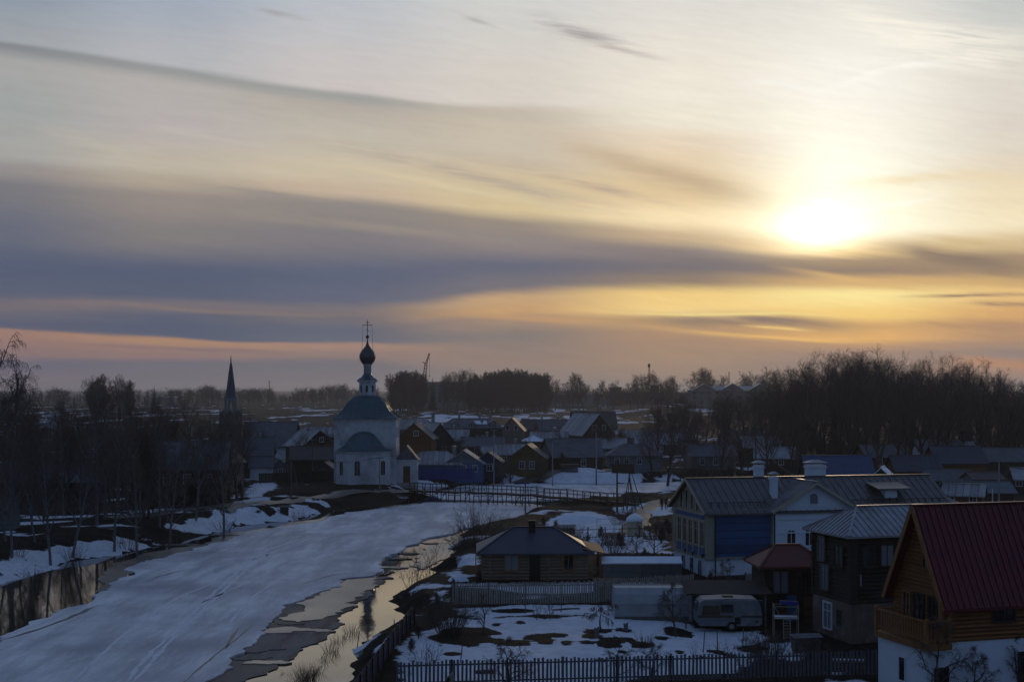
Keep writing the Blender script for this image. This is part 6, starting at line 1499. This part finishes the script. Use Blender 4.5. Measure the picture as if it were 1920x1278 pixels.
# ---- grove on the left bank
GL = 'thin bare birch in the dark grove on the left river bank'
for u, Y, tv, k, lab in ((182,150,702,'birchA','tallest pale birch, its top above the left horizon'),(196,158,722,'birchB','birch close behind the tallest pale birch'),(300,152,800,'birchA','leaning pale birch in front of the big dark log house'),(313,156,805,'birchB','second pale birch in front of the big dark log house'),(262,160,790,'birchB','birch at the left end of the big dark log house'),(240,170,775,'birchA','birch between the long barn and the big log house'),(222,176,728,'birchB','slim birch right of the tallest one, top above the horizon'),(95,128,800,'birchA','near birch at the water edge on the far left'),(22,126,785,'birchB','near birch beside the open water at the left edge'),(60,150,775,'birchA','birch in front of the left end of the long barn'),(120,165,772,'birchA','birch in front of the middle of the long barn'),(345,166,800,'birchA','birch before the right windows of the big log house'),(372,172,812,'birchB','birch at the gallery of the big dark log house'),(150,172,752,'birchB','birch just left of the tallest pale birch'),(8,168,752,'birchA','birch behind the small bluish shed at the left edge'),(280,178,765,'birchA','birch behind the left corner of the big log house')):
    plant(k, u, Y, wz(tv, Y)-tz(wx(u,Y),Y), lab, 'birches on the left bank', name='birch_tree')
for i in range(16):
    u = rnd.choice([rnd.uniform(0,140), rnd.uniform(150,430), rnd.uniform(150,430), rnd.uniform(200,430)]); Y = rnd.uniform(132, 176)-max(0,(u-250))*-.08; tv = rnd.uniform(765, 830)
    plant(rnd.choice(['birchA','birchB','tallA']), u, Y, wz(tv, Y)-tz(wx(u,Y),Y), 'thin slanting young tree in the tangle along the left bank', 'young trees along the left bank', name='young_tree', lean=rnd.gauss(0,.07))
plant('birchB', -12, 138, wz(604,138), 'tall drooping birch cut off by the left edge, crown above the horizon', name='birch_tree', wide=1.2)
plant('birchA', 18, 146, wz(655,146), 'drooping birch with hanging twigs second from the left edge', name='birch_tree', wide=1.15)
GD = 'dark bare tree filling the left bank grove around the log house'
for i in range(34):
    u = rnd.uniform(-20, 470); Y = rnd.uniform(178, 262); tv = rnd.uniform(750, 806)+(20 if u > 330 else 0)
    plant(rnd.choice(['broadA','broadB','broadC','tallA','birchB']), u, Y, wz(tv, Y)-tz(wx(u,Y),Y), GD, 'dark trees of the left grove')
for u, Y, tv, lab in ((455,232,775,'bare tree directly right of the bell tower'),(500,262,800,'bare tree before the large dark-roofed house'),(398,226,770,'bare tree directly left of the bell tower'),(560,266,806,'bare tree before the dark gabled house left of the church'),(620,275,800,'bare tree touching the left wall of the church'),(350,300,745,'tall bare tree far behind the big log house roof, right one'),(300,330,740,'tall bare tree far behind the middle of the big log house roof'),(250,340,738,'tall bare tree far behind the left end of the big log house'),(120,330,742,'bare tree beside the distant snow heap, on its right'),(60,360,740,'bare tree beside the distant snow heap, on its left'),(180,300,748,'bare tree behind the tallest pale birch'),(20,300,745,'bare tree far behind the birches at the left edge')):
    plant(rnd.choice(['broadA','broadC']), u, Y, wz(tv, Y), lab, 'garden trees left of the church')
for u, Y, tv, lab in ((942,236,836,'small bare tree left of the ochre cottage gable'),(958,240,832,'small bare tree at the left corner of the ochre cottage'),(1012,243,838,'small bare tree between the ochre and the long dark cottage'),(1125,280,795,'bare tree behind the right end of the long dark cottage'),(1145,300,800,'bare tree behind the thick pale pole'),(990,285,822,'bare tree behind the ochre cottage roof'),(840,262,830,'bare tree behind the blue fence house roof'),(860,300,815,'bare tree before the green mansion, left side'),(1205,290,800,'bare tree behind the pale blue cottage, right side'),(1170,310,800,'bare tree behind the pale blue cottage, left side'),(1275,246,838,'small bare tree right of the crooked tree trunk'),(1310,250,842,'small bare tree before the half hidden grey cottage'),(1340,244,850,'low bare tree left of the street lamp'),(700,252,800,'bare tree mostly hidden behind the church'),(745,262,800,'bare tree behind the church porch'),(1050,300,806,'bare tree above the roof of the long dark cottage')):
    plant(rnd.choice(['broadA','broadB','broadC']), u, Y, wz(tv, Y), lab, 'garden trees between the cottages', wide=1.1)
for i in range(34):
    u = rnd.uniform(560, 1480); Y = rnd.uniform(250, 410)
    if 610 < u < 790 and Y < 262: continue
    plant('thick', u, Y, rnd.uniform(2.2, 5.0), 'leafless garden bush between the village houses', 'garden bushes in the village', 'bush', 'bush', wide=1.5)
for i, (u, v, h_) in enumerate(((1100,1030,1.6),(1125,1012,1.5),(1165,1032,1.8),(1240,1022,1.9),(1255,1002,2.2),(1208,1060,1.6),(1045,1000,1.7),(1020,990,1.5),(1300,1070,1.6),(850,1110,1.3),(822,1135,1.3),(812,1165,1.4),(785,1200,1.1),(770,1225,1.0),(1460,1130,1.5),(1330,1098,1.3))):
    g = G(u, v); plant('thick', u, g[1], h_, 'tangled leafless currant bush in the yards around the log cabin', 'currant bushes around the cabin', 'bush', 'bush', wide=1.4)
# ---- far groves and horizon tree line
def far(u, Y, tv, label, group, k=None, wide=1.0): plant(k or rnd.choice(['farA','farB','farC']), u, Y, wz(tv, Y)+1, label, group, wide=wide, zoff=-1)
for i in range(17):
    u = 735+58*(i+rnd.random())/17; e = abs(u-764)/32; far(u, rnd.uniform(840,900), 691+10*e*e+rnd.uniform(0,5), 'tree of the rounded dark clump far behind the church on its right', 'round far clump', rnd.choice(['farC','farD']), 1.0)
for i in range(52):
    u = 878+148*(i+rnd.random())/52; tv = 696-8*math.exp(-((u-955)/34)**2)+rnd.uniform(0,8)+(5 if u < 900 else 0); far(u, rnd.uniform(850,960), tv, 'tree of the long dense dark grove on the horizon', 'long far grove', rnd.choice(['farC','farD']), .95)
for i in range(9): far(rnd.uniform(826,885), rnd.uniform(880,960), rnd.uniform(694,712), 'bare tree in front of the pale apartment block', 'trees before the apartment block', 'farB')
for u, tv in ((1042,712),(1062,700),(1096,700),(1085,712),(1118,710),(1150,716),(1182,716),(1195,706),(1206,702),(1222,704),(1240,714),(1252,712),(1268,708),(1308,704),(1328,694),(1338,698),(1352,710),(1395,708),(1412,706),(1428,712),(1445,700)):
    far(u, rnd.uniform(900,1000), tv+rnd.uniform(-2,4), 'solitary bare tree on the horizon between the far grove and the wood', 'scattered horizon trees', rnd.choice(['farA','farB']), 1.25)
for u, tv in ((170,716),(176,712),(192,700),(186,706),(211,712),(225,710),(239,712),(246,714)): far(u, rnd.uniform(700,760), tv, 'bare tree in the small clump on the left horizon', 'left horizon clump', rnd.choice(['farA','farB','farC']))
def tree_line(name, spots, label):
    r_ = random.Random(len(spots)); segs = []
    for u, Y, tv in spots:
        x = wx(u, Y); H_ = (wz(tv, Y)+2)*.84; k = H_/16
        segs.append(((x,Y,-2),(x,Y,-2+H_*.7),.22*k,.1*k))
        for _ in range(26):
            f = r_.uniform(.2,.7); a_ = r_.uniform(0,6.28); L = H_*.34*r_.uniform(.6,1.1); p = (x,Y,-2+H_*f); q = (x+math.cos(a_)*L*.6, Y+math.sin(a_)*L*.6, p[2]+L*.75); segs.append((p,q,.08*k,.05*k))
            for _ in range(6):
                t = r_.uniform(.3,1); s0 = tuple(p[j]+(q[j]-p[j])*t for j in range(3)); segs.append((s0,(s0[0]+r_.gauss(0,.10)*H_,s0[1],s0[2]+r_.uniform(.02,.16)*H_),.05*k,.03*k))
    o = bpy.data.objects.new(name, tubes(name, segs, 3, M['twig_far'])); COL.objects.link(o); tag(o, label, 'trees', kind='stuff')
sp_ = []
for i in range(230):
    u = rnd.uniform(-60, 750)
    if 515 < u < 550: continue
    if u < 330 and rnd.random() < .6: continue
    sp_.append((u, rnd.uniform(1250, 1500), 722-rnd.random()**2*7-(7 if 380 < u < 400 or 600 < u < 650 else 0)))
tree_line('horizon_trees', sp_, 'line of tiny bare trees along the left horizon')
tree_line('horizon_treeline', [(rnd.uniform(1020, 1500), rnd.uniform(1050, 1250), rnd.uniform(714, 724)) for i in range(80)], 'line of tiny bare trees along the right horizon')
# low far woods that read as one dark mass
def wood(name, u0, u1, Y, h0, seed, label):
    r_ = random.Random(seed); segs = []; x0, x1 = wx(u0,Y), wx(u1,Y); n = int((x1-x0)/1.6)
    for i in range(n):
        x = r_.uniform(x0, x1); y = Y+r_.uniform(-30, 40); hh = h0*r_.uniform(.45,1)
        segs.append(((x,y,-3),(x+r_.gauss(0,.5),y,hh),.9,.15))
        for _ in range(4):
            z = hh*r_.uniform(.2,.9); segs.append(((x,y,z),(x+r_.uniform(-2.4,2.4),y+r_.uniform(-1,1),z+r_.uniform(.8,2.4)),.6,.1))
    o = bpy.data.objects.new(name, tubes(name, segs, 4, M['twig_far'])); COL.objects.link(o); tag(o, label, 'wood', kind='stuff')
wood('far_woods', -160, 560, 1560, 9.0, 1, 'low dark line of woods along the left horizon')
wood('distant_woods', 545, 760, 1650, 7.0, 2, 'low dark line of woods behind the church roof')
wood('horizon_woods', 1000, 1560, 1320, 10.0, 3, 'low dark line of woods along the right horizon')
# spruces
def spruce(label, u, Y, tv, wd):
    x = wx(u, Y); z0 = tz(x, Y); H_ = wz(tv, Y)-z0; r_ = random.Random(int(u)); c = empty('spruce_tree', (x, Y, z0), 0, label, 'tree')
    MB().tube((0,0,-.5),(0,0,H_*.96),H_*.018,.03,k=7).build('trunk', M['bark'], c); m = MB(); z = H_*.1
    while z < H_:
        f = 1-(z/H_); rad = wd*f**.85+.1; k = 11
        for i in range(k):
            t = 2*math.pi*(i+r_.random())/k; rr_ = rad*r_.uniform(.7,1.1); a = Vector((math.cos(t), math.sin(t), 0)); s = Vector((-a.y, a.x, 0))*rr_*.28
            m.poly([tuple(Vector((0,0,z+rad*.12))), tuple(a*rr_*.6+s+Vector((0,0,z-rr_*.15))), tuple(a*rr_+Vector((0,0,z-rr_*.4))), tuple(a*rr_*.6-s+Vector((0,0,z-rr_*.15)))])
        z += H_*.033
    m.build('crown', M['needle'], c)
spruce('dark pointed spruce standing between the round clump and the apartment block', 811, 860, 704, 4.2)
spruce('narrow spruce rising out of the right-hand wood', 1562, 330, 682, 2.6)
spruce('tiny spruce on the left horizon', 289, 800, 720, 3.0)
# ---- shrubs
def shrub(label, u, v, H_, wd, n, seed, mat='twig', name='shrub', cat='shrub', r=.012, group=None, curve_=.35, z=None, sub=3, gz=0):
    r_ = random.Random(seed); segs = []
    for i in range(n):
        t = r_.uniform(0, 6.28); rad = r_.random()**.6*wd*.35; p = Vector((math.cos(t)*rad, math.sin(t)*rad, -.15)); d = Vector((math.cos(t)*rad/wd*1.6+r_.gauss(0,.1), math.sin(t)*rad/wd*1.6+r_.gauss(0,.1), 1)).normalized(); L = H_*r_.uniform(.55,1.05)
        for k in range(4):
            d = (d+Vector((r_.gauss(0,.1), r_.gauss(0,.1), -curve_*.12*k))).normalized(); q = p+d*L/4; segs.append((tuple(p), tuple(q), r*(1.2-.22*k), r*(1-.22*k)))
            if k and sub:
                for _ in range(sub): e = rot_dir(d, R(r_.uniform(18,50)), r_.uniform(0,6.28)); segs.append((tuple(q), tuple(q+e*L*.2*r_.uniform(.5,1.2)), r*.6, r*.3))
            p = q
    g = G(u, v, gz); o = bpy.data.objects.new(name, tubes(name, segs, 3, M[mat])); COL.objects.link(o); o.location = (g[0], g[1], tz(g[0],g[1]) if z is None else z); return tag(o, label, cat, group)
shrub('large willow bush spreading beside the river behind the cabin', 893, 1022, 3.9, 3.6, 150, 1)
shrub('smaller willow bush left of the large one', 862, 1012, 2.4, 2.2, 60, 2)
shrub('low brush right of the large willow bush', 940, 1005, 2.0, 2.6, 60, 3)
SG = 'thin bare sapling at the water edge left of the cabin'
for u, v, h_ in ((778,1062,3.2),(786,1048,3.0),(806,1042,2.4),(816,1036,2.6),(770,1075,2.0),(798,1058,1.6)): shrub(SG, u, v, h_, .9, 7, int(u), name='sapling', cat='sapling', group='saplings at the water edge', r=.016)
RG = 'clump of dry reeds standing in the river shallows'
for u, v, h_, n in ((575,1272,1.3,110),(560,1285,1.1,60),(592,1262,.9,50),(622,1222,1.0,50),(660,1186,1.1,46),(610,1238,.8,34),(632,1204,.8,34),(645,1196,.7,26),(690,1142,.6,20),(740,1062,.9,40),(748,1052,.8,30),(756,1080,.6,20),(764,1042,.9,34),(776,1034,.9,30),(540,1262,.6,20),(700,1110,.5,16),(722,1078,.6,22)): shrub(RG, u, v, h_, 1.0, n, int(u+v), 'reed', 'reed_clump', 'reeds', .010, 'reed clumps in the shallows', z=WL-.1, sub=0, gz=WL)
shrub('dense dark bush mass at the left end of the cabin fence', 843, 1190, 2.5, 1.9, 150, 11)
shrub('bushy leafless thicket beside the dark log house', 1442, 1242, 1.9, 1.7, 130, 12)
shrub('thin twiggy bush in front of the bush mass', 800, 1245, 1.5, 1.4, 26, 13)
shrub('leafless currant bush right of the small stump', 1207, 1212, .9, 1.0, 22, 14)
shrub('leafless currant bush left of the small stump', 1145, 1212, .7, .8, 16, 15)
shrub('low scrub around the wigwam of poles', 1165, 985, 1.8, 2.6, 70, 16); shrub('dark scrub beside the round hut', 1225, 1010, 2.2, 2.6, 90, 17); shrub('dark scrub right of the cabin roof', 1082, 1018, 2.0, 2.4, 80, 18)
shrub('dark scrub behind the glass greenhouse', 1150, 1040, 1.7, 3.0, 80, 19)
SB = 'leafless raspberry stems poking out of the garden snow'
for u, v in ((1302,1232),(1330,1228),(1352,1226),(1368,1224),(1380,1230),(1230,1224),(905,1280),(770,1262),(1420,1222)): shrub(SB, u, v, .95, .5, 9, int(u*3), name='raspberry_canes', cat='canes', group='raspberry canes in the garden', r=.008, sub=2)
for u, v, h_ in ((62,1060,1.6),(140,1030,1.8),(240,1010,2.0),(330,995,1.7),(420,975,1.6),(30,1040,1.8),(560,958,1.5)): shrub('scrubby bush on top of the left snow bank', u, v, h_, 2.0, 40, int(u), name='shrub', group='scrub on the left bank')
def shrub_row(): pass
# ---- garden trees
def T(k, u, v, H_, label, name='apple_tree', wide=1.0, rz=None, group=None): g = G(u, v, 0); return plant(k, u, g[1], H_, label, group, 'tree', name, rz, wide=wide)
T('appleA', 957, 1300, 2.9, 'gnarled apple tree behind the bottom picket fence', wide=.95)
T('appleB', 905, 1188, 2.4, 'multi-stemmed bare tree in front of the cabin fence', wide=.8)
T('umbA', 1127, 1184, 2.1, 'umbrella-shaped weeping tree left of the arched greenhouse', wide=1.1)
T('appleA', 1268, 1196, 3.3, 'slender bare fruit tree before the arched greenhouse', wide=.8, rz=1.2)
T('appleB', 1006, 1163, 1.2, 'tiny fruit tree in the upper snow strip', wide=.9); T('appleA', 1032, 1163, 1.3, 'tiny dark-topped fruit tree right of its twin in the snow strip', wide=.6)
T('appleB', 1160, 1275, 2.2, 'wide bare fruit tree behind the fence below the greenhouse', wide=1.1); T('appleA', 1220, 1278, 2.1, 'bare fruit tree right of the wide one at the bottom fence', wide=1.0)
T('appleB', 1400, 1262, 1.9, 'forked bare fruit tree in front of the caravan', wide=.9); T('appleA', 1540, 1258, 1.8, 'low arching tree beside the dark log house wall', wide=1.3)
T('appleA', 1372, 1118, 2.7, 'bare tree leaning against the manor basement', wide=.9, rz=2.0); T('appleB', 1228, 1048, 3.0, 'dark bare tree left of the manor gable', wide=1.0); T('appleA', 1195, 1055, 2.4, 'bare tree behind the snow-topped greenhouse', wide=1.0)
T('appleB', 1760, 1330, 4.2, 'dark bare tree at the white ground floor of the chalet', wide=.75, rz=.4); T('appleA', 1815, 1320, 2.9, 'twiggy bare tree right of the chalet balcony', wide=.9)
T('appleA', 1915, 1310, 3.2, 'dark branches reaching in at the bottom right corner', wide=.8); T('appleB', 1178, 985, 3.6, 'dark bare tree beside the wigwam of poles', wide=.8, rz=1)
T('appleA', 706, 905, 2.6, 'thin bare tree in front of the church apse window', wide=1.0); T('appleB', 672, 908, 3.0, 'bare tree before the church apse', wide=.9)
# ================================================================ haze
hz = MB().box(-9700, 9700, -9700, 9700, -9, 46).build('haze', bpy.data.materials.new('haze_air')); tag(hz, kind='stuff')
hm = hz.data.materials[0]; hm.use_nodes = True; hn = hm.node_tree; hn.nodes.clear()
pv = hn.nodes.new('ShaderNodeVolumePrincipled'); pv.inputs['Density'].default_value = .00013; pv.inputs['Anisotropy'].default_value = .55; pv.inputs['Color'].default_value = (.92,.94,1,1)
ho = hn.nodes.new('ShaderNodeOutputMaterial'); hn.links.new(pv.outputs[0], ho.inputs['Volume'])
